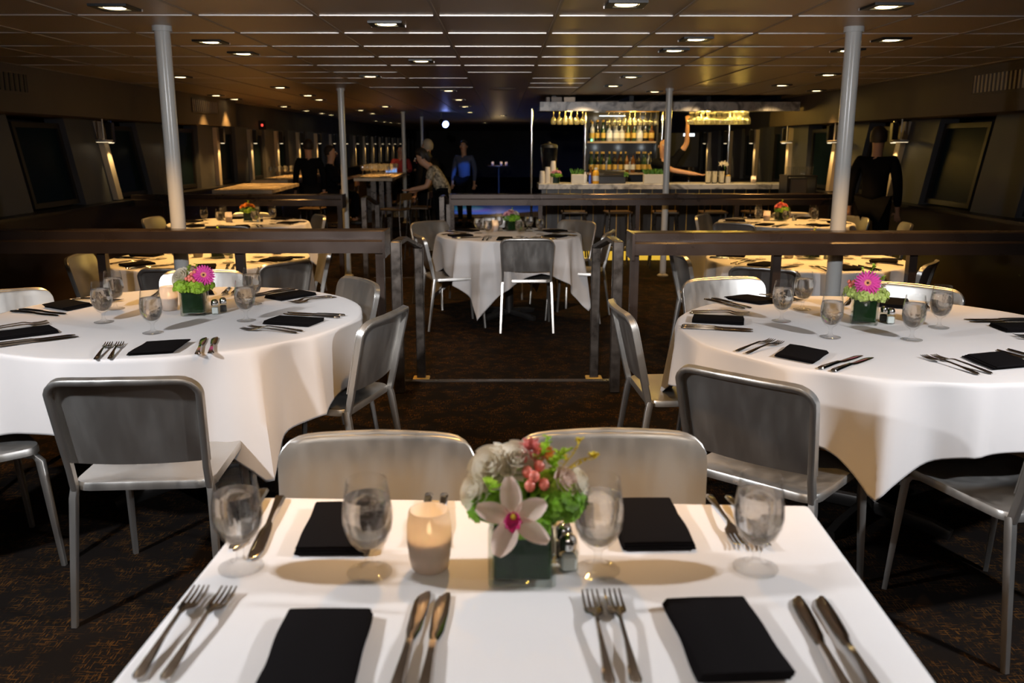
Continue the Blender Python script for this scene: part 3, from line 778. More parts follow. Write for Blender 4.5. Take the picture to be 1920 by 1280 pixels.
def rose(c, n, R, mat, parent, name, rnd):
    m = MB(); c = Vector(c); u, v, w = frame(n)
    for ring, (k, rad, top, open_) in enumerate(((3,.20,.62,.0),(4,.36,.60,.10),(5,.55,.50,.22),(6,.76,.34,.38),(8,.98,.10,.60))):
        for i in range(k):
            a = 2*PI*(i+.41*ring)/k; e = math.cos(a)*u+math.sin(a)*v; g = w.cross(e)
            def fn(s, t):
                x = 2*s-1; ang = x*PI/k*1.35; sk = 1+.10*x
                rr = R*rad*(.35+.65*math.sin(PI*.5*t)**.9)*sk + R*open_*.32*max(0, t-.55)**1.2*2
                dirv = math.cos(ang)*e+math.sin(ang)*g
                return c + dirv*rr + w*(R*(-.55+(top+.55)*t*(1-.13*abs(x)**2.5)) - R*.30*open_*max(0, t-.7)*3*.5)
            m.grid(fn, 6, 6)
    m.ball(c-w*R*.25, R*.36, 8)
    return m.obj(name, mat, parent, ang=80)
def gerbera(c, n, R, parent, rnd):
    m = MB(); c = Vector(c); u, v, w = frame(n)
    for ring, (k, l, h) in enumerate(((24,1,0),(22,.90,.05),(18,.62,.10))):
        for i in range(k):
            a = 2*PI*(i+.5*ring)/k+rnd.uniform(-.04,.04); e = (math.cos(a)*u+math.sin(a)*v + w*(.10+.10*ring)).normalized()
            petal(m, c+e*R*.18+w*R*h, e, (w-e*w.dot(e)).normalized(), R*l*.84*rnd.uniform(.94,1.03), R*.095, .25, droop=.35, nu=2, nv=5)
    f = m.obj('gerbera_petals', 'pink', parent, ang=80)
    m = MB(); M = Matrix((u,v,w)).transposed().to_4x4(); M.translation = c
    m.lathe([(0,.14),(.10,.15),(.20,.20),(.27,.19),(.31,.10),(.30,.0)], 20); m.v = [tuple(x*R for x in p) for p in m.v]; m.xf(M); m.obj('gerbera_disc', 'eye', f)
    m = MB(); m.lathe([(0,.165),(.07,.165),(.10,.15)], 12); m.v = [tuple(x*R for x in p) for p in m.v]; m.xf(M); m.obj('gerbera_heart', 'eyedark', f)
def daisy(c, n, R, mat, parent, rnd, k=14, name='flower'):
    m = MB(); c = Vector(c); u, v, w = frame(n)
    for ring in range(4):
        for i in range(k):
            a = 2*PI*(i+.5*ring)/k; e = (math.cos(a)*u+math.sin(a)*v+w*(.1+.5*ring)).normalized()
            petal(m, c+w*R*.05*ring, e, (w-e*w.dot(e)).normalized(), R*(1-.17*ring), R*.16, .3, droop=.4, nu=2, nv=3)
    return m.obj(name, mat, parent, ang=80)
def orchid(c, n, R, parent, rnd):
    m = MB(); c = Vector(c); u, v, w = frame(n)
    for a, L, W in ((98,1.05,.30),(28,.92,.31),(165,.98,.28),(-30,1.05,.27),(-112,1.0,.34)):
        a = math.radians(a); e = (math.cos(a)*u+math.sin(a)*v+w*.12).normalized()
        petal(m, c+e*R*.08, e, (w-e*w.dot(e)).normalized(), R*L, R*W, .28, droop=-.15 , nu=6, nv=7)
    o = m.obj('orchid_petals', 'blush', parent, ang=80)
    m = MB()
    for a, L, W in ((-90,.42,.22),(-20,.30,.18),(200,.30,.18),(90,.22,.10),(-55,.36,.15),(235,.36,.15)):
        a = math.radians(a); e = (math.cos(a)*u+math.sin(a)*v+w*.7).normalized()
        petal(m, c+w*R*.05, e, (w-e*w.dot(e)).normalized(), R*L, R*W, .6, droop=.6, nu=4, nv=4)
    m.obj('orchid_lip', 'magenta', o, ang=80)
    m = MB(); m.ball(c+w*R*.16+v*R*.05, R*.09, 8); m.obj('orchid_column', 'yellow', o)
def berries(pts, r, parent):
    for p in pts:
        m = MB(); m.ball(p, r, 10, (1,1,1.12)); m.obj('berry', 'berry', parent)
def sprig(pts, parent, rnd, mat='hyd', leaf=.014, n=10, bloom=None):
    m = MB(); m.tube(pts, .0011, 5)
    P0, P1 = Vector(pts[0]), Vector(pts[-1])
    for i in range(n):
        k = .45+.55*i/n; p = P0.lerp(P1, k); a = rnd.uniform(0, 2*PI)
        e = Vector((math.cos(a), math.sin(a), rnd.uniform(.1,.8))).normalized(); u, v, w = frame(e)
        petal(m, p, e, v, leaf*rnd.uniform(.7,1.2), leaf*.38, .3, nu=2, nv=3)
    if bloom:
        for i in range(14):
            a = rnd.uniform(0, 2*PI); e = Vector((math.cos(a), math.sin(a), rnd.uniform(-.2,.9))).normalized(); u, v, w = frame(e)
            petal(m, P1, e, v, leaf*bloom, leaf*bloom*.35, .3, nu=2, nv=2)
    return m.obj('sprig', mat, parent, ang=80)
def vase(root, w=.105, h=.095, liner='leafdark'):
    m = MB()
    def sq(a, z, q=.007):
        pts = []
        for cx, cy, a0 in ((a-q,a-q,0),(-a+q,a-q,90),(-a+q,-a+q,180),(a-q,-a+q,270)):
            for i in range(4): an = math.radians(a0+30*i); pts.append((cx+q*math.cos(an), cy+q*math.sin(an), z))
        return pts
    a = w/2
    m.loft([sq(a-.003,0),sq(a,.003),sq(a,h-.002),sq(a-.001,h),sq(a-.004,h),sq(a-.005,h-.003),sq(a-.005,.013),sq(a-.009,.010)], True, True)
    v = m.obj('glass_vase', 'vglass', root, ang=40)
    m = MB(); a2 = a-.008
    m.loft([sq(a2,.012),sq(a2,h*.97),sq(a2-.003,h*.985)], True, True)
    m.obj('leaf_lining', liner, root, ang=40)
    # folded leaf ribs on the lining
def arrangement(kind, loc, rz, label, group='table flower arrangements'):
    root = thing('flower_arrangement', label, 'flowers', loc, rz, group); rnd = random.Random(hash(kind) % 1 + len(kind)*13 + ord(kind[0]))
    sz = 1
    vase(root, .108 if kind == 'N' else .100, .098)
    z = .098
    if kind == 'N':
        for c, R, n, mt in (((-.045,-.01,z+.025),.042,70,'moss'),((.05,-.005,z+.030),.048,90,'moss'),((.01,-.035,z+.012),.040,70,'moss'),((.01,.035,z+.03),.05,80,'moss'),((.055,.0,z+.055),.032,50,'hyd')):
            m = MB(); florets(m, c, R, n*2, rnd, .0105); m.ball(c, R*.72, 8); m.obj('green_filler', mt, root, ang=80)
        rose((-.050,-.008,z+.088), (-.35,-.85,.75), .036, 'white', root, 'white_rose', rnd)
        rose((-.078,-.020,z+.052), (-.75,-.7,.45), .028, 'white', root, 'white_rose', rnd)
        rose((-.010,-.005,z+.100), (.1,-.75,.9), .032, 'white', root, 'white_rose', rnd)
        orchid((-.012,-.078,z+.032), (-.05,-1,.42), .057, root, rnd)
        berries([(.008,-.022,z+.086),(.018,-.03,z+.082),(.026,-.015,z+.094),(.034,-.032,z+.070),(.012,-.034,z+.068)], .0095, root)
        daisy((.012,.01,z+.110), (0,-.5,1), .028, 'coral', root, rnd, 10, 'coral_flower')
        daisy((.035,.012,z+.104), (.4,-.5,1), .020, 'orange', root, rnd, 10, 'orange_flower')
        rose((.07,-.02,z+.072), (.7,-.5,.6), .022, 'blush', root, 'pale_bud', rnd)
        rose((.092,-.005,z+.066), (.9,-.3,.4), .020, 'white', root, 'pale_bud', rnd)
        sprig([(.01,.0,z+.06),(.03,.0,z+.10),(.040,-.01,z+.142)], root, rnd, 'hyd', .014, 14)
        sprig([(.03,.0,z+.06),(.055,.0,z+.10),(.066,-.01,z+.115)], root, rnd, 'hyd', .016, 14)
        sprig([(.04,.0,z+.06),(.08,.0,z+.11),(.090,-.01,z+.135)], root, rnd, 'yellow', .008, 8, 1.1)
        sprig([(.04,.0,z+.06),(.09,.0,z+.10),(.112,-.01,z+.110)], root, rnd, 'yellow', .008, 8, 1.3)
        sprig([(-.03,-.02,z+.05),(-.05,-.05,z+.065),(-.055,-.065,z+.085)], root, rnd, 'hyd', .014, 16)
    elif kind == 'L':
        for c, R, n, mt in (((-.035,-.02,z+.018),.038,80,'hyd'),((.02,-.035,z+.016),.036,90,'hyd'),((.045,.0,z+.02),.036,70,'hyd'),((0,.03,z+.03),.045,70,'hyd')):
            m = MB(); florets(m, c, R, int(n*1.6), rnd, .0125); m.ball(c, R*.75, 8); m.obj('hydrangea', mt, root, ang=80)
        rose((-.045,-.01,z+.062), (-.45,-.75,.6), .038, 'white', root, 'white_rose', rnd)
        gerbera((.048,-.022,z+.066), (.28,-.85,.50), .046, root, rnd)
        berries([(-.018,-.035,z+.055),(-.006,-.038,z+.064),(.004,-.034,z+.074),(-.004,-.046,z+.052),(.006,-.046,z+.058),(.016,-.03,z+.082),(.014,-.046,z+.048)], .0075, root)
        sprig([(-.02,.0,z+.04),(-.01,.0,z+.09),(-.005,-.01,z+.108)], root, rnd, 'hyd', .015, 14)
        sprig([(0,.0,z+.04),(.015,.0,z+.09),(.022,.0,z+.112)], root, rnd, 'hyd', .013, 12)
        rose((.0,-.0,z+.092), (0,-.5,1), .018, 'blush', root, 'pale_bud', rnd)
    elif kind == 'R':
        for c, R, n, mt in (((-.045,-.01,z+.022),.036,80,'hydpale'),((-.005,-.035,z+.016),.036,90,'hydpale'),((.045,-.02,z+.016),.038,80,'hydpale'),((.0,.03,z+.03),.046,70,'hyd')):
            m = MB(); florets(m, c, R, int(n*1.6), rnd, .0125); m.ball(c, R*.75, 8); m.obj('hydrangea', mt, root, ang=80)
        gerbera((.002,-.040,z+.066), (-.05,-.92,.36), .050, root, rnd)
        sprig([(.0,.0,z+.04),(.012,.0,z+.10),(.018,.0,z+.132)], root, rnd, 'hyd', .016, 16)
        sprig([(-.01,.0,z+.04),(-.015,.0,z+.10),(-.02,.0,z+.118)], root, rnd, 'hyd', .012, 12)
        sprig([(.03,.0,z+.04),(.05,.0,z+.07),(.058,-.01,z+.092)], root, rnd, 'hyd', .014, 12)
        sprig([(.04,.0,z+.03),(.07,.0,z+.06),(.075,-.01,z+.066)], root, rnd, 'blush', .014, 14)
        berries([(-.055,-.02,z+.058),(-.062,-.02,z+.052),(-.050,-.026,z+.066),(-.066,-.01,z+.064),(-.058,-.025,z+.044)], .008, root)
    else:
        A = {'C':('palepink','white'),'P':('yellow','hyd'),'Q':('coral','palepink'),'S':('orange','orange'),'T':('coral','coral'),'B':('palepink','palepink')}[kind]
        for c, R, n, mt in (((-.04,-.01,z+.02),.04,60,'leaf'),((.04,-.02,z+.02),.04,60,'moss'),((0,.03,z+.03),.045,60,'leaf'),((0,-.04,z+.012),.035,60,'hyd' if kind in 'SPT' else 'moss')):
            m = MB(); florets(m, c, R, n, rnd, .014); m.ball(c, R*.7, 8); m.obj('foliage', mt, root, ang=80)
        daisy((-.045,-.01,z+.05), (-.6,-.5,.6), .042, A[0], root, rnd, 14, 'pink_flower' if kind == 'C' else 'flower')
        daisy((.0,.0,z+.072), (0,-.4,1), .042, A[0], root, rnd, 14, 'flower')
        daisy((.045,-.005,z+.055), (.6,-.5,.6), .042, A[1], root, rnd, 14, 'flower')
        sprig([(0,0,z+.03),(.01,0,z+.09),(.014,0,z+.12)], root, rnd, 'hyd', .016, 14)
    return root

# ------------------------------------------------------------------ setting the tables
def put_on(key, lst, z=.7595):
    for f in lst: f()
nk = [0]
def place(key, cx, cy, ang, tz, seat, rnap=None, nap=0, glass=None, turn=0, swap=0, cross=0, half=None):
    """one place setting: ang is the direction from the table centre towards the diner"""
    d = Vector((math.cos(ang), math.sin(ang))); rt = Vector((-d.y, d.x))     # rt = diner's right hand when looking at the centre
    rz = ang+PI/2                                                            # +y of the item points to the centre
    R = rnap
    c = Vector((cx, cy))
    def at(a, bq): p = c + d*a + rt*bq; return (p.x, p.y, tz)
    T = TN[key]
    NP[nap].put(at(R, 0), rz+turn, 'black folded napkin at the %s seat of %s' % (seat, T), 'napkins on '+T)
    FK.put(at(R-.005, -.178), rz+rng.uniform(-.04,.04), 'outer steel fork at the %s seat of %s' % (seat, T), 'forks on '+T)
    FK.put(at(R+.000, -.138), rz+rng.uniform(-.04,.04), 'inner steel fork at the %s seat of %s' % (seat, T), 'forks on '+T)
    KN.put(at(R+.000, .138), rz+rng.uniform(-.03,.03), 'inner steel knife at the %s seat of %s' % (seat, T), 'knives on '+T)
    KN.put(at(R+.000, .178), rz+rng.uniform(-.03,.03), 'outer steel knife at the %s seat of %s' % (seat, T), 'knives on '+T)
rng = random.Random(3)
SEATS = {
 'L': [(-1.198,2.961,1,'front'),(-.837,3.41,0,'near aisle'),(-.992,4.018,0,'far aisle'),(-1.47,4.14,2,'far'),(-1.898,3.776,1,'far window'),(-1.787,3.205,0,'near window')],
 'R': [(.998,2.846,2,'front aisle'),(1.596,2.745,1,'front window'),(1.99,3.26,0,'window'),(1.72,3.80,0,'far window'),(1.136,3.886,2,'far aisle'),(.858,3.428,0,'aisle')],
}
GL = {
 'L': [(-1.592,3.424,'nearest the window wall'),(-1.671,3.714,'just behind the one nearest the window wall'),(-1.318,3.22,'nearest the camera'),(-1.035,3.451,'by the near aisle seat'),(-1.111,3.824,'by the far aisle seat'),(-1.375,3.80,'hidden behind the rose')],
 'R': [(1.109,3.421,'nearest the aisle'),(1.277,3.674,'just behind the one nearest the aisle'),(1.195,3.122,'nearest the camera'),(1.474,3.075,'before the one nearest the window'),(1.678,3.29,'nearest the window wall'),(1.500,3.60,'hidden behind the gerbera')],
}
for key in 'LR':
    cx, cy, r, zf = TB[key]
    for (x, y, nap, seat) in SEATS[key]:
        place(key, cx, cy, math.atan2(y-cy, x-cx), zf+.7595, seat, math.hypot(x-cx, y-cy), nap)
    for x, y, lb in GL[key]: GB.put((x, y, zf+.7595), rng.uniform(0,6), 'water goblet %s on %s' % (lb, TN[key]), 'goblets on '+TN[key])
arrangement('L', (-1.29,3.60,.7595), math.radians(8), 'white rose and pink gerbera in a square glass vase on a round table')
arrangement('R', (1.427,3.39,.7595), math.radians(-22), 'single bright pink gerbera over pale hydrangea in a square glass vase')
VC.put((-1.43,3.69,.7595), 0, 'frosted votive candle beside the rose and gerbera vase', 'votive candles'); point((-1.43,3.69,.7595+.078), .07, (1,.6,.25), .006, 'candle_light')
SS.put((-1.205,3.595,.7595), .3, 'salt shaker beside the rose and gerbera vase'); PS.put((-1.185,3.64,.7595), .3, 'pepper shaker behind the salt beside the rose and gerbera vase')
SS.put((1.525,3.372,.7595), -.3, 'salt shaker beside the single gerbera vase'); PS.put((1.515,3.415,.7595), -.3, 'pepper shaker behind the salt beside the single gerbera vase')
# distant round tables: seats evenly spread
SN = ['front','near right','far right','far','far left','near left']
def spread(key, a0, vz, cz, sh, flabel, gk=(0,1,2,4,5)):
    cx, cy, r, zf = TB[key]; tz = zf+.7595
    for i in range(6):
        a = math.radians(a0+60*i)
        place(key, cx, cy, a, tz, SN[i], r-.17, (i+1) % 3 if i % 2 else 0)
        g = a+.42; R = r-.36
        GB.put((cx+R*math.cos(g), cy+R*math.sin(g), tz), i, 'water goblet at the %s seat of %s' % (SN[i], TN[key]), 'goblets on '+TN[key])
    arrangement(key, (cx+vz[0], cy+vz[1], tz), .3, flabel)
    VC.put((cx+cz[0], cy+cz[1], tz), 0, 'frosted votive candle on '+TN[key], 'votive candles'); point((cx+cz[0], cy+cz[1], tz+.078), .12, (1,.6,.25), .006, 'candle_light')
    SS.put((cx+sh[0], cy+sh[1], tz), .2, 'salt shaker on '+TN[key]); PS.put((cx+sh[0]+.03, cy+sh[1]+.04, tz), .2, 'pepper shaker on '+TN[key])
spread('C', -95, (.02,.30), (-.13,.25), (.09,.2), 'pink and white flowers in a glass vase, round table between the handrails')
spread('P', -75, (.05,.02), (-.10,.05), (.15,.0), 'yellow green flowers just topping the left ledge rail')
spread('Q', -80, (.05,.02), (-.10,.05), (.15,.0), 'pink flowers just topping the right ledge rail')
spread('S', -70, (.06,.12), (-.12,.05), (.18,.05), 'orange flowers in a glass vase on the far left round table')
spread('T', -70, (-.02,.10), (-.16,.12), (.12,.1), 'coral lilies in a glass vase on the far right round table')
# the rectangular table
tz = .7605
arrangement('N', (.030,1.325,tz), math.radians(-3), 'pale orchid, white roses and coral berries in a square glass vase, rectangular table')
VC.put((-.125,1.345,tz), 0, 'lit frosted votive candle on the rectangular table', 'votive candles'); point((-.125,1.345,tz+.078), .05, (1,.6,.25), .006, 'candle_light')
for x, y, lb in ((-.44,1.345,'beside the far forks and left edge'),(-.223,1.325,'beside the lit candle'),(.154,1.33,'beside the orchid vase'),(.418,1.335,'by the right edge')):
    GB.put((x, y, tz), rng.uniform(0,6), 'water goblet %s of the rectangular table' % lb, 'goblets on the rectangular table')
SS.put((.105,1.335,tz), .1, 'salt shaker beside the orchid vase'); PS.put((.100,1.375,tz), .1, 'pepper shaker behind the salt beside the orchid vase')
for x, y, rz, seat, s in ((-.262,1.092,.0,'candle side camera',1),(.315,1.118,.03,'orchid side camera',1),(-.300,1.490,PI,'candle side far',-1),(.268,1.505,PI-.02,'orchid side far',-1)):
    pass
N4 = [(-.262,1.092,0,'near seat on the candle side',0),(.310,1.120,.05,'near seat on the goblet side',0),(-.298,1.488,PI,'far seat on the candle side',0),(.268,1.502,PI+.02,'far seat on the salt side',0)]
for x, y, rz, seat, k in N4: NP[0].put((x, y, tz), rz, 'black folded napkin at the %s of the rectangular table' % seat, 'napkins on the rectangular table')
CUT = [('f',-.483,1.155,-.03,'outer','near seat on the candle side'),('f',-.442,1.152,-.06,'inner','near seat on the candle side'),('f',.135,1.136,.02,'outer','near seat on the goblet side'),('f',.170,1.138,.02,'inner','near seat on the goblet side'),
 ('k',-.135,1.125,-.05,'inner','near seat on the candle side'),('k',-.101,1.120,-.03,'outer','near seat on the candle side'),('k',.445,1.105,-.04,'inner','near seat on the goblet side'),('k',.482,1.104,-.03,'outer','near seat on the goblet side'),
 ('k',-.437,1.508,PI+.08,'inner','far seat on the candle side'),('k',-.480,1.545,PI+.08,'outer','far seat on the candle side'),('f',-.152,1.535,PI,'inner','far seat on the candle side'),('f',-.121,1.533,PI,'outer','far seat on the candle side'),
 ('k',.115,1.495,PI-.03,'inner','far seat on the salt side'),('k',.080,1.50,PI-.03,'outer','far seat on the salt side'),('f',.412,1.520,PI+.02,'inner','far seat on the salt side'),('f',.450,1.515,PI+.02,'outer','far seat on the salt side')]
for kk, x, y, rz, w_, seat in CUT:
    (FK if kk == 'f' else KN).put((x, y, tz), rz, '%s steel %s at the %s of the rectangular table' % (w_, 'fork' if kk == 'f' else 'knife', seat), ('forks' if kk == 'f' else 'knives')+' on the rectangular table')

# ------------------------------------------------------------------ bar
BX0, BX1, BY = .49, 4.10, 12.55
t = thing('bar_counter', 'long bar counter with grey marble top and amber lit foot panels', 'bar', ((BX0+BX1)/2, BY, ZF)); L = BX1-BX0
m = MB(); m.rbox((0,.30,1.065),(L,.62,.075),.006); m.obj('marble_top', 'marble', t, ang=30)
m = MB(); m.box((0,.36,.58),(L-.1,.44,.89)); m.obj('front_panel', 'dark', t, smooth=False)
m = MB()
for i in range(21): m.box((-L/2+.12+.1685*i, .132, .62), (.008,.016,.80))
m.obj('brass_ribs', 'gold', t, smooth=False)
for i in range(20):
    m = MB(); m.box((-L/2+.205+.1685*i, .18, .065), (.14,.03,.13)); m.obj('kick_panel', 'amber', t, smooth=False)
m = MB(); m.tube([(-L/2+.1,.02,.20),(L/2-.1,.02,.20)], .02, 10); m.obj('foot_rail', 'chrome', t)
for i in range(7):
    x = BX0+.25+i*.5; spot((x, BY+.05, ZF+.16), (x, BY-.7, ZF-.2), 1.0, (1,.62,.10), 140, .8, .05, 'kick_light')
t = thing('bar_canopy', 'grey marble clad canopy hanging above the bar', 'canopy', ((BX0+BX1)/2+.02, BY, 0))
m = MB(); m.rbox((0,.06,1.965),(L+.02,.10,.125),.004); m.obj('fascia', 'marble', t, ang=30)
m = MB(); m.box((0,1.0,1.985),(L-.05,1.8,.07)); m.obj('soffit_panel', 'black', t, smooth=False)
m = MB()
for x in (-1.6,-.5,.6,1.6): m.box((x,.9,2.07),(.06,1.2,.10))
m.obj('hanger', 'black', t, smooth=False)
for x0, n in ((.62,3),):
    for i, lb in enumerate(('narrow grey duct box on the canopy end','pale grey duct box on the canopy','grey duct box next along the canopy')):
        m = MB(); m.rbox((0,0,0),((.05,.15,.16)[i],.2,.075),.004); o = m.obj('duct_box', ('tbar2','tbar2','ceil')[i], None, ang=30, loc=(x0+(0,.12,.30)[i], BY+.22, 2.06)); tag(o, lb, 'duct box')
for i, (x, y, lb) in enumerate(((.40,12.9,'at the open end of the bar'),(1.27,14.0,'beside the bottle shelves on the urn side'),(2.47,14.0,'beside the bottle shelves on the bartender side'),(3.42,13.6,'behind the cocktail shakers'))):
    tt = thing('chrome_pole', 'thin chrome pole '+lb, 'pole', (x, y, ZF)); m = MB(); m.tube([(0,0,.02),(0,0,1.95-ZF)], .017, 12); m.obj('pole', 'chrome', tt)
    m = MB(); m.lathe([(.05,0),(.05,.01),(.02,.03),(.017,.03)], 16); m.obj('foot', 'chrome', tt)
# back bar shelves
t = thing('bottle_shelves', 'dark back bar cabinet with two lit bottle shelves', 'shelf', (1.88, 14.45, ZF))
m = MB(); m.box((0,.20,1.10),(1.16,.03,2.2)); m.obj('back_panel', 'black', t, smooth=False)
for s in (-1,1):
    m = MB(); m.box((s*.565,.02,1.10),(.03,.36,2.2)); m.obj('side_panel', 'black', t, smooth=False)
for z in (1.19, 1.685):
    m = MB(); m.box((0,.02,z),(1.10,.34,.028)); m.obj('shelf_board', 'shelf', t, smooth=False)
m = MB(); m.box((0,.02,.55),(1.10,.34,1.0)); m.obj('base_cabinet', 'dark', t, smooth=False)
for z in (2.10,):
    m = MB(); m.box((-.12,.165,z),(.42,.02,.012)); m.obj('led_strip', 'led', t, smooth=False)
for x in (1.5, 1.88, 2.26):
    point((x, 14.555, ZF+1.60), .45, (.9,.97,1), .03, 'shelf_light'); point((x, 14.555, ZF+2.06), .45, (1,.93,.8), .03, 'shelf_light')
    spot((x, 14.0, ZF+2.10), (x, 14.45, ZF+1.5), 6, (1,.85,.6), 80, .6, .02, 'bottle_fill')  # fill added in front of the shelves to brighten the bottles
m = MB(); m.box((0,0,0),(.02,.01,.03)); o = m.obj('indicator_light', 'ledg', None, smooth=False, loc=(1.40, 14.302, ZF+1.699+.0152)); tag(o, 'tiny green indicator light beside the upper bottle shelf', 'indicator light')
def bottle(kind):
    root = thing('bottle', '', 'bottle')
    P = {'tall':[(0,0),(.034,0),(.037,.006),(.037,.19),(.030,.215),(.014,.235),(.0125,.29),(.0145,.292),(.0145,.305),(0,.305)],
         'squat':[(0,0),(.045,0),(.048,.006),(.048,.14),(.038,.165),(.016,.18),(.015,.22),(.017,.222),(.017,.24),(0,.24)],
         'slim':[(0,0),(.030,0),(.033,.005),(.033,.17),(.022,.21),(.012,.25),(.012,.315),(.014,.317),(.014,.33),(0,.33)]}
    sh, gl, lab = kind
    m = MB(); m.lathe(P[sh], 16); m.obj('glass_body', gl, root, ang=50)
    r = {'tall':.0375,'squat':.0485,'slim':.0335}[sh]; m = MB(); m.lathe([(r+.0005,.05),(r+.0005,.13)], 16); m.obj('label', lab, root)
    h = P[sh][-1][1]; m = MB(); m.lathe([(.0152,h-.03),(.0152,h+.002),(0,h+.002)], 12); m.obj('cap', 'black' if lab != 'gold' else 'gold', root)
    return Proto(root)
BK = [('amber whisky bottle', bottle(('tall','bott_amber','labelw'))), ('dark gold label bottle', bottle(('slim','bott_dark','gold'))), ('squat clear bottle', bottle(('squat','bott_clear','labelw'))),
      ('green gold label bottle', bottle(('slim','bott_green','gold'))), ('squat amber bottle', bottle(('squat','bott_amber','gold'))), ('tall clear bottle', bottle(('tall','bott_clear','gold')))]
rb = random.Random(11)
for zi, z in enumerate((1.19+.014, 1.685+.014)):
    for row in range(2):
        for i in range(11):
            lb, pr = BK[rb.choice([0,1,2,3,4,5,1,3])]
            if zi == 1 and i in (3, 8) and row == 1: lb, pr = BK[2]
            rowl = ('back','front')[row]; shl = ('lower','upper')[zi]
            pr.put((1.40+.096*i+rb.uniform(-.008,.008)+row*.01, 14.50-.13*row, ZF+z), rb.uniform(0,6), '%s, %s from left, %s row of the %s bar shelf' % (lb, ORD[i], rowl, shl), 'bottles on the back bar shelves')
# hanging stemware
def wineglass(hang):
    root = thing('hanging_wine_glass' if hang else 'wine_glass', '', 'glass')
    pr = [(0,0),(.034,0),(.034,.003),(.006,.008),(.004,.02),(.004,.085),(.012,.095),(.030,.115),(.036,.145),(.034,.175),(.030,.20)]
    pi = [(.029,.199),(.033,.174),(.035,.145),(.029,.117),(.0,.098)]
    if hang: pr = [(r,-z) for r, z in pr]; pi = [(r,-z) for r, z in pi]
    m = MB(); m.lathe(pr+pi, 16); m.obj('bowl_and_stem', 'stem', root, ang=60); return Proto(root)
WH, WG = wineglass(True), wineglass(False)
def rack(lb, x0, n, ys, w):
    t = thing('glass_rack', lb, 'glass rack', (x0+(n-1)*w/2, ys[0], 1.935))
    m = MB()
    for k, y in enumerate(ys):
        for dx in (-.022,.022): m.box((0, y-ys[0]+dx, .0), (n*w, .010, .012))
    m.obj('rails', 'gold', t, smooth=False)
    m = MB()
    for x in (-n*w/2+.02, n*w/2-.02): m.box((x, (ys[-1]-ys[0])/2, .012), (.02, ys[-1]-ys[0]+.08, .018))
    m.obj('brackets', 'black', t, smooth=False)
    for k, y in enumerate(ys):
        for i in range(n):
            WH.put((x0+i*w, y, 1.932), 0, 'hanging stem glass, %s from left, %s row, %s' % (ORD[i], ORD[k], lb), 'stem glasses hanging under the canopy')
rack('the rack above the urn', .72, 6, (13.0,13.1), .085)
rack('the rack before the bottle shelves', 1.58, 10, (13.6,), .080)
rack('the rack above the bartender arm', 2.72, 11, (12.95,13.05,13.15), .080)
for x, y in ((.95,12.95),(1.95,13.45),(2.9,12.9),(3.4,12.95)):
    point((x, y-.10, 1.90), 8.0, (1,.62,.12), .03, 'canopy_light'); point((x, y+.25, 1.86), 8.0, (1,.62,.12), .03, 'canopy_light')
# things on the bar top
BZ = ZF+1.1035
t = thing('beverage_urn', 'tall clear beverage urn with dark lid at the bar end', 'drink dispenser', (.66, 13.05, BZ))
m = MB(); m.lathe([(.10,0),(.11,.01),(.11,.16),(.05,.18)], 20); m.obj('stand', 'black', t)
m = MB(); m.lathe([(.06,.18),(.10,.20),(.125,.40),(.125,.50),(.12,.50),(.095,.21),(0,.19)], 20); m.obj('glass_body', 'vglass', t)
m = MB(); m.lathe([(.128,.50),(.12,.54),(.03,.56),(.025,.58),(0,.585)], 20); m.obj('lid', 'black', t)
m = MB(); m.box((0,-.12,.14),(.03,.06,.03)); m.obj('tap', 'chrome', t, smooth=False)
for i, (x, y, n, lb) in enumerate(((.55,12.72,4,'short'),(.63,12.76,6,'middle'),(.71,12.80,9,'tallest'))):
    t = thing('paper_cup_stack', '%s stack of upturned paper cups at the bar end' % lb, 'cups', (x, y+.05, BZ))
    for k in range(n):
        m = MB(); m.lathe([(.040,.028*k),(.041,.028*k+.006),(.032-.0,.028*k+.09),(0,.028*k+.09)], 14); m.obj('cup', 'paper', t)
arrangement('B', (.74,12.50+.12,BZ), 0, 'pink flowers and dark leaves in a vase on the bar')
def planter(x, w, lb, grass):
    t = thing('herb_planter', lb, 'planter', (x, 12.72, BZ)); rnd = random.Random(int(x*100))
    m = MB(); m.rbox((0,0,.065),(w,.10,.13),.004); m.obj('box', 'planter', t, ang=30)
    m = MB()
    for i in range(140 if grass else 30):
        a = rnd.uniform(0,2*PI); p = Vector((rnd.uniform(-w/2+.01,w/2-.01), rnd.uniform(-.04,.04), .125)); e = Vector((math.cos(a)*.5, math.sin(a)*.5, 1)).normalized(); u, v, ww = frame(e)
        petal(m, p, e, u, rnd.uniform(.05,.10), .008, .2, nu=2, nv=2)
    o = m.obj('herbs', 'leaf', t, ang=80)
planter(1.05, .17, 'small white planter box beside the flowers on the bar', False)
planter(2.15, .30, 'long white planter box of green herbs on the bar', True)
t = thing('herb_glass', 'small glass with green mint between the bar planter and lid', 'glass', (1.74, 12.72, BZ))
m = MB(); m.lathe([(0,0),(.03,0),(.038,.10),(.035,.10),(.027,.01),(0,.01)], 16); m.obj('tumbler', 'glass', t)
m = MB(); rnd = random.Random(2); florets(m, (0,0,.12), .05, 40, rnd, .02); m.obj('mint', 'leaf', t, ang=80)
def lathe_thing(name, lb, cat, loc, parts):
    t = thing(name, lb, cat, loc)
    for pn, prof, mt in parts: m = MB(); m.lathe(prof, 18); m.obj(pn, mt, t, ang=50)
    return t
lathe_thing('juice_bottle', 'orange juice bottle with a white cap on the bar', 'bottle', (1.31,12.66,BZ), [('body',[(0,0),(.042,0),(.045,.01),(.045,.15),(.036,.18),(.022,.19),(.022,.20),(0,.20)],'juice'),('cap',[(.025,.195),(.025,.225),(0,.225)],'labelw'),('label',[(.0456,.04),(.0456,.11)],'labelw')])
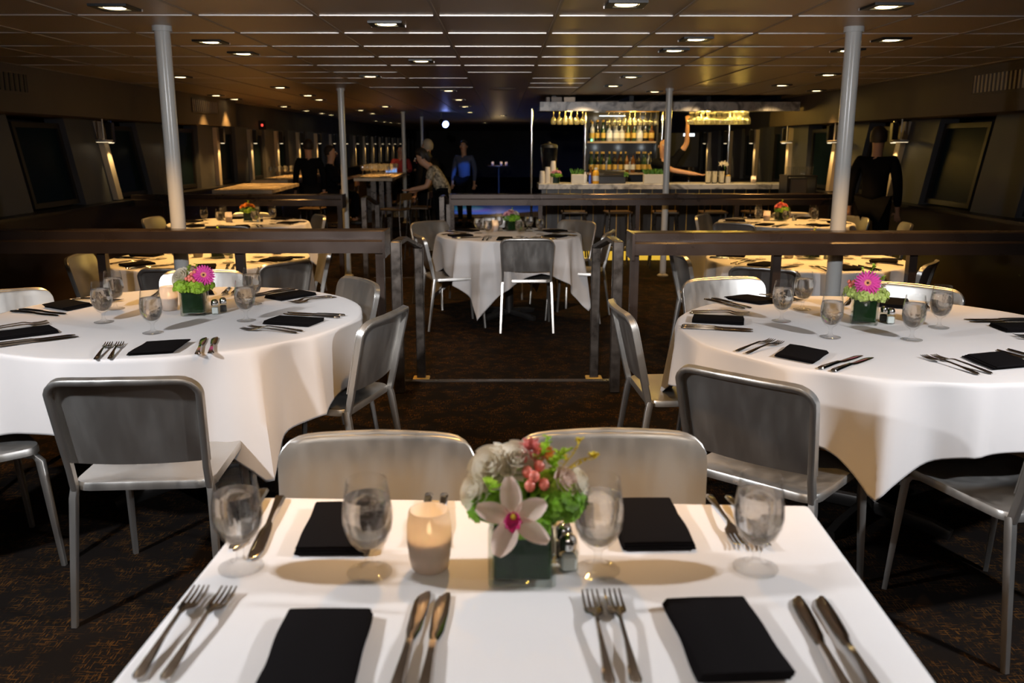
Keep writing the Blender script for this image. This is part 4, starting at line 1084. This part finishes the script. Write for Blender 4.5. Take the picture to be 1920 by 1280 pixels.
lathe_thing('syrup_bottle', 'pale syrup bottle beside the small planter on the bar', 'bottle', (1.16,12.70,BZ), [('body',[(0,0),(.028,0),(.03,.11),(.012,.14),(.012,.17),(0,.17)],'labelw'),('cap',[(.014,.165),(.014,.185),(0,.185)],'black')])
lathe_thing('syrup_bottle', 'blue bottle beside the orange juice on the bar', 'bottle', (1.225,12.64,BZ), [('body',[(0,0),(.018,0),(.02,.09),(.01,.12),(.01,.13),(0,.13)],'blueb'),('cap',[(.012,.125),(.012,.15),(0,.15)],'labelw')])
lathe_thing('syrup_bottle', 'amber bottle behind the orange juice on the bar', 'bottle', (1.25,12.78,BZ), [('body',[(0,0),(.03,0),(.032,.15),(.013,.19),(.013,.24),(0,.24)],'bott_amber'),('cap',[(.015,.235),(.015,.255),(0,.255)],'gold')])
t = thing('ice_bin', 'dark metal bin with a rolled lid on the bar', 'bin', (1.54, 12.80, BZ))
m = MB(); m.rbox((0,0,.05),(.40,.26,.10),.006); m.obj('body', 'dark', t, ang=30)
m = MB(); m.loft([[(s*.205, -.13+.26*(.5-.5*math.cos(PI*i/8)), .10+.085*math.sin(PI*i/8)) for i in range(9)] for s in (-1,1)], True, True); m.obj('lid', 'dark', t, ang=50)
m = MB(); m.tube([(-.12,-.14,.13),(-.12,-.16,.13),(.12,-.16,.13),(.12,-.14,.13)], .007, 8); m.obj('handle', 'chrome', t)
for i, x in enumerate((2.93,3.02,3.12)):
    lathe_thing('cocktail_shaker', 'steel cocktail shaker tin, %s of three on the bar' % ORD[i], 'cocktail shaker', (x,12.72,BZ), [('tin',[(0,0),(.032,0),(.036,.01),(.044,.17),(.046,.172),(.043,.172),(.034,.012),(0,.012)],'chrome'),('base_ring',[(.0335,.0),(.0375,.004),(.0375,.012),(.036,.014)],'dark')])
lathe_thing('garnish_jar', 'cream garnish jar beside the cocktail shakers on the bar', 'jar', (3.22,12.74,BZ), [('jar',[(0,0),(.032,0),(.035,.005),(.035,.09),(.03,.10),(0,.10)],'planter'),('lid',[(.036,.10),(.036,.112),(.01,.12),(0,.125)],'gold')])
t = lathe_thing('orchid_pot', 'white orchid in a dark pot behind the cocktail shakers', 'potted orchid', (3.20,12.95,BZ), [('pot',[(0,0),(.04,0),(.05,.09),(.045,.09),(0,.08)],'black')])
m = MB(); m.tube([(0,0,.08),(.02,0,.2),(0,-.02,.28),(-.04,-.03,.29)], .004, 6); m.obj('stem', 'leaf', t)
for i, p in enumerate(((0,-.03,.28),(-.05,-.04,.27),(.03,-.03,.26))): daisy(p, (0,-1,.2), .045, 'white', t, random.Random(i), 5, 'bloom')
VC.put((3.58,12.72,BZ), 0, 'lit frosted votive candle alone at the right end of the bar', 'votive candles'); point((3.58,12.72,BZ+.078), .5, (1,.6,.25), .006, 'candle_light')
spot((1.1,12.2,CEIL-.05),(1.1,12.8,.9), 45, (1,.75,.45), 90, .6, .04, 'bar_fill'); spot((2.6,12.2,CEIL-.05),(2.6,12.8,.9), 45, (1,.72,.40), 90, .6, .04, 'bar_fill'); spot((3.7,12.2,CEIL-.05),(3.7,12.8,.9), 30, (1,.70,.35), 90, .6, .04, 'bar_fill')  # added fill for bar top and canopy edge, without a fixture

# stacked shelf of glasses and a sign holder past the bar end
t = thing('service_stand', 'service stand with tumblers and a card past the right end of the bar', 'stand', (3.95, 11.9, ZF))
m = MB(); m.rbox((0,0,.50),(.40,.40,1.0),.01); m.obj('cabinet', 'black', t, ang=30)
m = MB(); m.box((0,0,1.24),(.40,.36,.02)); m.box((-.19,0,1.12),(.015,.34,.24)); m.box((.19,0,1.12),(.015,.34,.24)); m.obj('shelf', 'dark', t, smooth=False)
m = MB(); m.rbox((-.02,-.05,1.11),(.22,.14,.20),.01); m.obj('cream_box', 'shelf', t, ang=30)
tum = lathe_thing('tumbler', '', 'glass', (0,0,0), [('glass',[(0,0),(.03,0),(.036,.11),(.034,.11),(.028,.008),(0,.008)],'glass')]); TU = Proto(tum)
for i in range(8): TU.put((3.82+.085*(i%4), 11.80+.10*(i//4), ZF+1.251), 0, 'clear tumbler, %s in the %s row on the service stand' % (ORD[i%4], ('front','back')[i//4]), 'tumblers on the service stand')

# ------------------------------------------------------------------ high tables and stools
def high_table(lb, pts, z, legs):
    cx = sum(p[0] for p in pts)/4; cy = sum(p[1] for p in pts)/4
    t = thing('high_table', lb, 'table', (cx, cy, ZF)); h = z-ZF
    m = MB(); m.loft([[(p[0]-cx, p[1]-cy, h-.045) for p in pts], [(p[0]-cx, p[1]-cy, h) for p in pts]], True, True); m.obj('tabletop', 'tabletop', t, smooth=False)
    for x, y, w in legs:
        m = MB(); m.box((x-cx, y-cy, (h-.045)/2), (w, w, h-.045)); m.obj('leg', 'post', t, smooth=False)
    return t
HZ = .86
high_table('bare pale high table behind the second left ledge rail', [(-3.86,11.75),(-3.07,11.75),(-3.20,13.9),(-4.05,13.9)], HZ, [(-3.5,12.4,.09),(-3.6,13.3,.09)])
high_table('pale high table with a row of wine glasses by the left windows', [(-4.15,14.6),(-3.55,14.6),(-3.65,18.2),(-4.15,18.2)], .88, [(-3.85,15.2,.09),(-3.85,17.4,.09)])
high_table('pale high table on three square legs, crowded with wine glasses', [(-2.50,14.8),(-1.86,14.8),(-1.98,18.0),(-2.62,18.0)], .90, [(-2.20,15.0,.085),(-2.08,15.1,.075),(-1.97,15.2,.075)])
high_table('low lit table with dishes beyond the crowded high table', [(-3.2,18.6),(-2.25,18.6),(-2.25,19.6),(-3.2,19.6)], .80, [(-2.9,19.1,.09),(-2.5,19.1,.09)])
r5 = random.Random(5)
for i in range(10): WG.put((-4.0+.085*(i%5)+.02*(i//5), 15.3+.55*(i//5)+.06*(i%5), .8805), 0, 'wine glass, %s in the %s row on the window high table' % (ORD[i%5], ('near','far')[i//5]), 'wine glasses on the window high table')
for i in range(28): WG.put((-2.46+.078*(i%7)-.02*(i//7), 15.5+.5*(i//7)+r5.uniform(-.1,.1), .9005), 0, 'wine glass, %s from the left in the %s row of the crowded high table' % (ORD[i%7], ORD[i//7]), 'wine glasses on the crowded high table')
for i in range(4):
    lathe_thing('side_plate', 'white plate, %s along the crowded high table' % ORD[i], 'plate', (-2.05-.02*i, 15.1+.7*i, .9005), [('plate',[(0,0),(.05,0),(.09,.012),(.088,.014),(.05,.004),(0,.004)],'planter')])
def stool():
    root = thing('bar_stool', '', 'stool')
    m = MB(); m.rbox((0,0,.75),(.34,.33,.03),.008); m.obj('seat', 'seatwood', root, ang=30)
    m = MB(); m.rbox((0,-.175,.93),(.34,.02,.10),.006); m.obj('backrest', 'seatwood', root, ang=30)
    for sx in (-1,1):
        m = MB(); m.tube([(sx*.15,-.17,.98),(sx*.15,-.15,.73)], .010, 8); m.obj('back_post', 'post', root)
        for sy in (-1,1):
            m = MB(); m.tube([(sx*.14,sy*.13,.74),(sx*.20,sy*.19,.0)], .011, 8); m.obj('leg', 'post', root)
    m = MB(); q = [(-.17,-.165,.28),(.17,-.165,.28),(.17,.165,.28),(-.17,.165,.28),(-.17,-.165,.28)]; m.tube(q, .009, 6); m.obj('foot_ring', 'post', root)
    return Proto(root)
ST = stool()
for i, (x, y, rz, lb) in enumerate(((-1.55,12.6,1.2,'at the aisle just past the rear step'),(-1.25,12.9,1.5,'second along the aisle past the rear step'),(-1.42,15.1,1.6,'beside the three legged high table'),(-1.45,16.2,1.6,'farther along the crowded high table'),(-2.75,12.7,1.5,'beside the bare high table, aisle side'),(-2.65,13.6,1.6,'farther beside the bare high table'),(-3.05,15.6,1.6,'beside the window high table, aisle side'),(-2.95,16.8,1.5,'farther beside the window high table'),
    (.95,12.0,0,'first along the bar from the urn'),(1.55,12.0,.1,'second along the bar from the urn'),(2.2,12.0,-.1,'third along the bar from the urn'),(2.85,12.0,0,'fourth along the bar from the urn'),(3.45,12.0,.1,'fifth along the bar from the urn'))):
    ST.put((x, y, ZF), rz, 'bar stool with a wooden seat, %s' % lb, 'bar stools')
# tall cafe table behind the bartender
t = thing('pedestal_table', 'tall round pedestal table seen behind the bartender', 'table', (3.25, 15.6, ZF))
m = MB(); m.lathe([(0,1.10),(.34,1.10),(.35,1.115),(.34,1.13),(0,1.13)], 28); m.obj('tabletop', 'dark', t)
m = MB(); m.lathe([(.22,0),(.22,.015),(.04,.04),(.03,.06),(.03,1.10)], 20); m.obj('pedestal', 'chrome', t)
# framed screen edge behind the bartender
t = thing('wall_screen', 'dark screen with a bright lit top edge behind the bartender', 'screen', (3.0, 16.4, 1.35))
m = MB(); m.rbox((0,0,0),(1.15,.05,.62),.006); m.obj('frame', 'black', t, ang=30)
m = MB(); m.box((.38,-.03,.27),(.20,.01,.05)); m.obj('lit_patch', 'led', t, smooth=False)
m = MB(); m.box((0,.0,-.83),(.06,.05,1.04)); m.obj('stand', 'black', t, smooth=False); m = MB(); m.rbox((0,0,-1.54),(.5,.4,.02),.005); m.box((0,0,-1.44),(.06,.05,.2)); m.obj('base', 'black', t, ang=30)

# ------------------------------------------------------------------ far lights
t = thing('stage_spotlight', 'glowing blue white stage light under the far ceiling', 'stage light', (-1.35, 19.5, 1.93))
m = MB(); m.tube([(0,0,0),(.10,-.18,-.06)], [.06,.075], 14); m.obj('housing', 'black', t)
m = MB(); m.tube([(.10,-.181,-.06),(.104,-.188,-.062)], [.07,.07], 14); m.obj('lens', 'ledb', t)
m = MB(); m.box((0,0,.10),(.02,.03,.20)); m.obj('bracket', 'black', t, smooth=False)
spot((-1.2,19.3,1.85), (-.3,24,-.2), 1600, (.05,.20,1), 50, .5, .05, 'stage_beam')
spot((-.6,19.6,1.9), (-1.0,23.2,-.2), 400, (.15,1,.35), 14, .3, .03, 'stage_beam'); spot((-.5,19.6,1.9), (-.75,22.6,-.2), 400, (.5,.15,1), 14, .3, .03, 'stage_beam')
spot((-.3,16.5,2.0), (-.82,18.2,.95), 160, (.05,.25,1), 11, .4, .03, 'stage_beam')
spot((-1.55,12.3,1.9), (-1.99,11.15,.30), 5, (.04,.12,1), 10, .3, .02, 'stage_beam')
m = MB(); m.rbox((0,0,0),(.14,.05,.16),.005); t = m.obj('exit_sign', 'black', None, ang=30, loc=(-4.385, 16.4, 1.79)); tag(t, 'small dark wall box with a red light above the left windows', 'light')
m = MB(); m.box((0,-.028,.0),(.03,.01,.04)); m.obj('red_lamp', 'ledr', t, smooth=False)
t = thing('candle_table', 'far round cocktail table carrying small warm candles', 'table', (-.15, 26.0, ZF))
m = MB(); m.lathe([(0,1.02),(.34,1.02),(.34,1.05),(0,1.05)], 24); m.obj('tabletop', 'wood', t)
m = MB(); m.lathe([(.22,0),(.22,.02),(.03,.05),(.03,1.02)], 16); m.obj('pedestal', 'dark', t)
for i in range(5): VC.put((-.15+.22*math.cos(i*1.26), 26+.22*math.sin(i*1.26), ZF+1.0505), 0, 'tiny candle, %s on the far cocktail table' % ORD[i], 'candles on the far cocktail table')
point((-.15,26,1.15), 6, (1,.7,.3), .05, 'candle_light')

# ------------------------------------------------------------------ people
def skin_mesh(name, verts, edges, radii, mat, parent, sub=1, root=0):
    me = bpy.data.meshes.new(name); me.from_pydata(verts, edges, []); me.materials.append(MT[mat])
    o = bpy.data.objects.new(name, me); COL.objects.link(o)
    if parent: o.parent = parent
    md = o.modifiers.new('skin', 'SKIN'); md.use_smooth_shade = True; md.branch_smoothing = .6
    sv = me.skin_vertices[0].data
    for i, r in enumerate(radii):
        sv[i].radius = r if isinstance(r, tuple) else (r, r); sv[i].use_root = (i == root)
    if sub: s = o.modifiers.new('sub', 'SUBSURF'); s.levels = sub; s.render_levels = sub
    return o
def person(loc, rz, label, J=None, top='suit', bottom='trousers', hair='hair', sleeve=True, hair_len=0, fold=0):
    """standing person facing +y, about 1.75 m; J overrides joints"""
    t = thing('person', label, 'person', loc, rz)
    j = dict(pel=(0,0,.95), wai=(0,.0,1.10), che=(0,.0,1.30), nek=(0,.0,1.46), jaw=(0,.025,1.54), cra=(0,.01,1.63), top=(0,.0,1.72),
      sL=(-.17,0,1.41), eL=(-.23,-.02,1.13), wL=(-.24,.06,.88), sR=(.17,0,1.41), eR=(.23,-.02,1.13), wR=(.24,.06,.88),
      hL=(-.09,0,.90), kL=(-.10,.02,.50), aL=(-.10,-.02,.09), fL=(-.11,.14,.03), hR=(.09,0,.90), kR=(.10,.02,.50), aR=(.10,-.02,.09), fR=(.11,.14,.03))
    if J: j.update(J)
    V, E, R, ix = [], [], [], {}
    def vtx(n, p, r, par=None):
        ix[n] = len(V); V.append(tuple(p)); R.append(r)
        if par: E.append((ix[par], ix[n]))
    vtx('pel', j['pel'], .09); vtx('wai', j['wai'], .085, 'pel'); vtx('che', j['che'], .09, 'wai'); vtx('nek', j['nek'], (.055,.055), 'che')
    vtx('jaw', j['jaw'], (.062,.075), 'nek'); vtx('cra', j['cra'], (.076,.094), 'jaw'); vtx('top', j['top'], (.055,.065), 'cra')
    for s in 'LR':
        vtx('s'+s, j['s'+s], .058, 'che'); vtx('e'+s, j['e'+s], .042, 's'+s); vtx('w'+s, j['w'+s], .029, 'e'+s)
        w_, e_ = Vector(j['w'+s]), Vector(j['e'+s]); d = (w_-e_).normalized(); u, v, q = frame(d)
        vtx('p'+s, w_+d*.075, (.036,.018), 'w'+s)
        for k in range(4):
            a = w_+d*.085+u*(-.027+.018*k); c = a+d*(.035,.042,.045,.034)[k]; e2 = c+(d*.7+v*.5).normalized()*.030
            vtx('f%d%s' % (k,s), a+d*.01, .0095, 'p'+s); vtx('g%d%s' % (k,s), c, .009, 'f%d%s' % (k,s)); vtx('i%d%s' % (k,s), e2, .007, 'g%d%s' % (k,s))
        vtx('t0'+s, w_+d*.045+u*.045, .011, 'p'+s); vtx('t1'+s, w_+d*.085+u*.060+v*.01, .009, 't0'+s)
        vtx('h'+s, j['h'+s], .075, 'pel'); vtx('k'+s, j['k'+s], .058, 'h'+s); vtx('a'+s, j['a'+s], .038, 'k'+s); vtx('o'+s, j['f'+s], (.042,.028), 'a'+s)
    skin_mesh('body', V, E, R, 'skin', t)
    # face: eyes, nose, ears
    c, jw = Vector(j['cra']), Vector(j['jaw']); upv = (c-jw).normalized(); fwv = Vector((0,1,0)); fwv = (fwv-upv*fwv.dot(upv)).normalized(); rt_ = fwv.cross(upv)
    m = MB()
    for s in (-1,1): m.ball(c-upv*.02+rt_*.032*s+fwv*.083, .011, 8)
    m.obj('eyes', 'eyew', t)
    m = MB(); m.tube([c-upv*.02+fwv*.088, c-upv*.055+fwv*.108, c-upv*.06+fwv*.085], [.008,.014,.008], 8); m.obj('nose', 'skin', t)
    m = MB()
    for s in (-1,1): m.ball(c-upv*.03+rt_*.078*s, .022, 8, (.4,.7,1.1))
    m.obj('ears', 'skin', t)
    m = MB(); m.box(c-upv*.085+fwv*.082, (.045,.01,.010)); m.obj('mouth', 'shirtred', t)
    if hair:
        M = Matrix((rt_, fwv, upv)).transposed().to_4x4(); M.translation = c
        m = MB(); rings = []
        for i in range(7):
            a = math.radians(-25+115*i/6); z = .115*math.sin(a); r = math.cos(a)
            rings.append([(.088*r*math.cos(2*PI*k/20), -.012+.104*r*math.sin(2*PI*k/20) - (0 if math.sin(2*PI*k/20) < .3 or i > 2 else .05*(3-i)/3), z+(.035 if math.sin(2*PI*k/20) > .3 and i < 3 else 0)) for k in range(20)])
        m.loft(rings, False, True)
        if hair_len: m.tube([(0,-.07,.02),(0,-.10,-.06),(0,-.08,-.06-hair_len)], [.07,.065,.03], 12)
        m.xf(M); m.obj('hair', hair, t)
    # clothes follow the body
    V2, E2, R2 = [], [], []; ix = {}
    def v2(n, p, r, par=None):
        ix[n] = len(V2); V2.append(tuple(p)); R2.append(r)
        if par: E2.append((ix[par], ix[n]))
    v2('pel', Vector(j['pel'])+Vector((0,0,-.05)), .158); v2('wai', j['wai'], .138, 'pel'); v2('che', j['che'], .155, 'wai'); v2('nek', Vector(j['nek'])*.75+Vector(j['che'])*.25, .072, 'che')
    for s in 'LR':
        v2('s'+s, j['s'+s], .070, 'che'); e_, w_ = Vector(j['e'+s]), Vector(j['w'+s]); s_ = Vector(j['s'+s])
        if sleeve: v2('e'+s, e_, .055, 's'+s); v2('w'+s, e_.lerp(w_, .93), .042, 'e'+s)
        else: v2('e'+s, s_.lerp(e_, .75), .060, 's'+s)
    skin_mesh('shirt', V2, E2, R2, top, t)
    V2, E2, R2 = [], [], []; ix = {}
    v2('pel', Vector(j['pel'])+Vector((0,0,-.02)), .142)
    for s in 'LR':
        v2('h'+s, j['h'+s], .112, 'pel'); v2('k'+s, j['k'+s], .070, 'h'+s); v2('a'+s, Vector(j['k'+s]).lerp(Vector(j['a'+s]), .96), .055, 'k'+s)
    skin_mesh('trousers', V2, E2, R2, bottom, t)
    for s in 'LR':
        a, f = Vector(j['a'+s]), Vector(j['f'+s]); m = MB(); m.rbox((a+f)/2+Vector((0,.01,-.012)), (.10,.27,.075), .02); m.obj('shoe', 'black', t)
    return t
# bartender: one arm up to the glasses, the other resting out on the bar
person((2.43,13.55,ZF), PI, 'bald bartender in black reaching up to the hanging glasses, other forearm on the bar', dict(sL=(-.18,0,1.42), eL=(-.33,.06,1.66), wL=(-.32,.10,1.92), sR=(.17,.03,1.40), eR=(-.10,.24,1.27), wR=(-.42,.30,1.22),
   jaw=(0.02,.05,1.55), cra=(.01,.03,1.64), top=(.01,.02,1.73)), top='shirtblack', hair=None, sleeve=False)
# bending woman in a patterned blouse, facing the high tables
person((-.90,12.9,ZF), PI/2, 'person in patterned blouse bending over a high table, seen from the side', dict(pel=(0,-.06,.92), wai=(0,.0,1.07), che=(0,.10,1.24), nek=(0,.20,1.36), jaw=(0,.28,1.40), cra=(0,.30,1.49), top=(0,.28,1.57),
   sL=(-.16,.12,1.33), sR=(.16,.12,1.33), eL=(-.20,.20,1.06), wL=(-.14,.42,1.02), eR=(.20,.20,1.06), wR=(.16,.42,.98)), top='shirtpat', hair_len=.05, sleeve=False)
person((-1.22,14.3,ZF), .9, 'person in dark suit and white collar standing behind the bending woman', None, top='suit', hair='hairgrey')
m = None
person((-3.25,14.9,ZF), .4, 'dark clothed person standing between the high tables', None, top='suit')
person((3.92,9.35,ZM), -.5, 'man in a dark suit standing at the right windows', None, top='suit')
person((-.82,18.4,ZF), PI*.9, 'person lit blue by the stage light in the far aisle', None, top='shirtblue')
SIT = dict(pel=(0,0,.62), wai=(0,.0,.78), che=(0,.02,.98), nek=(0,.03,1.14), jaw=(0,.055,1.22), cra=(0,.04,1.31), top=(0,.03,1.40), sL=(-.17,.02,1.09), eL=(-.22,.10,.84), wL=(-.16,.32,.86), sR=(.17,.02,1.09), eR=(.22,.10,.84), wR=(.16,.32,.86),
   hL=(-.09,.05,.60), kL=(-.12,.44,.58), aL=(-.12,.40,.16), fL=(-.12,.54,.10), hR=(.09,.05,.60), kR=(.12,.44,.58), aR=(.12,.40,.16), fR=(.12,.54,.10))
def raised(dz): return {k: (v[0], v[1], v[2]+dz) for k, v in SIT.items()}
ST.put((-2.35,20.4,ZF), PI, 'bar stool with a wooden seat, under the seated guest in red', 'bar stools')
person((-2.35,20.4,ZF), PI, 'seated guest in a red top beyond the crowded high table', raised(.22), top='shirtred')
ST.put((-1.85,20.5,ZF), PI, 'bar stool with a wooden seat, under the far guest in black', 'bar stools')
person((-1.85,20.5,ZF), PI, 'seated guest in black beside the guest in red', raised(.22), top='shirtblack')
ST.put((-3.0,15.3,ZF), -PI/2, 'bar stool with a wooden seat, under the guest at the crowded high table', 'bar stools')
person((-3.0,15.3,ZF), -PI/2, 'seated guest in dark clothes at the left of the crowded high table', raised(.22), top='shirtblack')
t = thing('tablet_computer', 'tablet with a faint blue screen edge beyond the crowded high table', 'tablet', (-2.40,18.9,.8005)); m = MB(); m.rbox((0,0,.005),(.26,.18,.010),.002); m.obj('case', 'black', t, ang=30); m = MB(); m.loft([[(-.12,.07,.012),(.12,.07,.012),(.12,.075,.012),(-.12,.075,.012)],[(-.12,.11,.17),(.12,.11,.17),(.12,.115,.17),(-.12,.115,.17)]], True, True); m.obj('screen', 'tvblue', t, smooth=False)

# ------------------------------------------------------------------ look
vs = scene.view_settings; vs.view_transform = 'Standard'; vs.look = 'None'; vs.exposure = 0; vs.gamma = 1; vs.use_curve_mapping = False
cy = scene.cycles
cy.max_bounces = 10; cy.diffuse_bounces = 3; cy.glossy_bounces = 4; cy.transmission_bounces = 8; cy.transparent_max_bounces = 16
cy.sample_clamp_indirect = 3; cy.sample_clamp_direct = 0; cy.caustics_reflective = False; cy.caustics_refractive = False; cy.blur_glossy = .5
cy.use_denoising = True
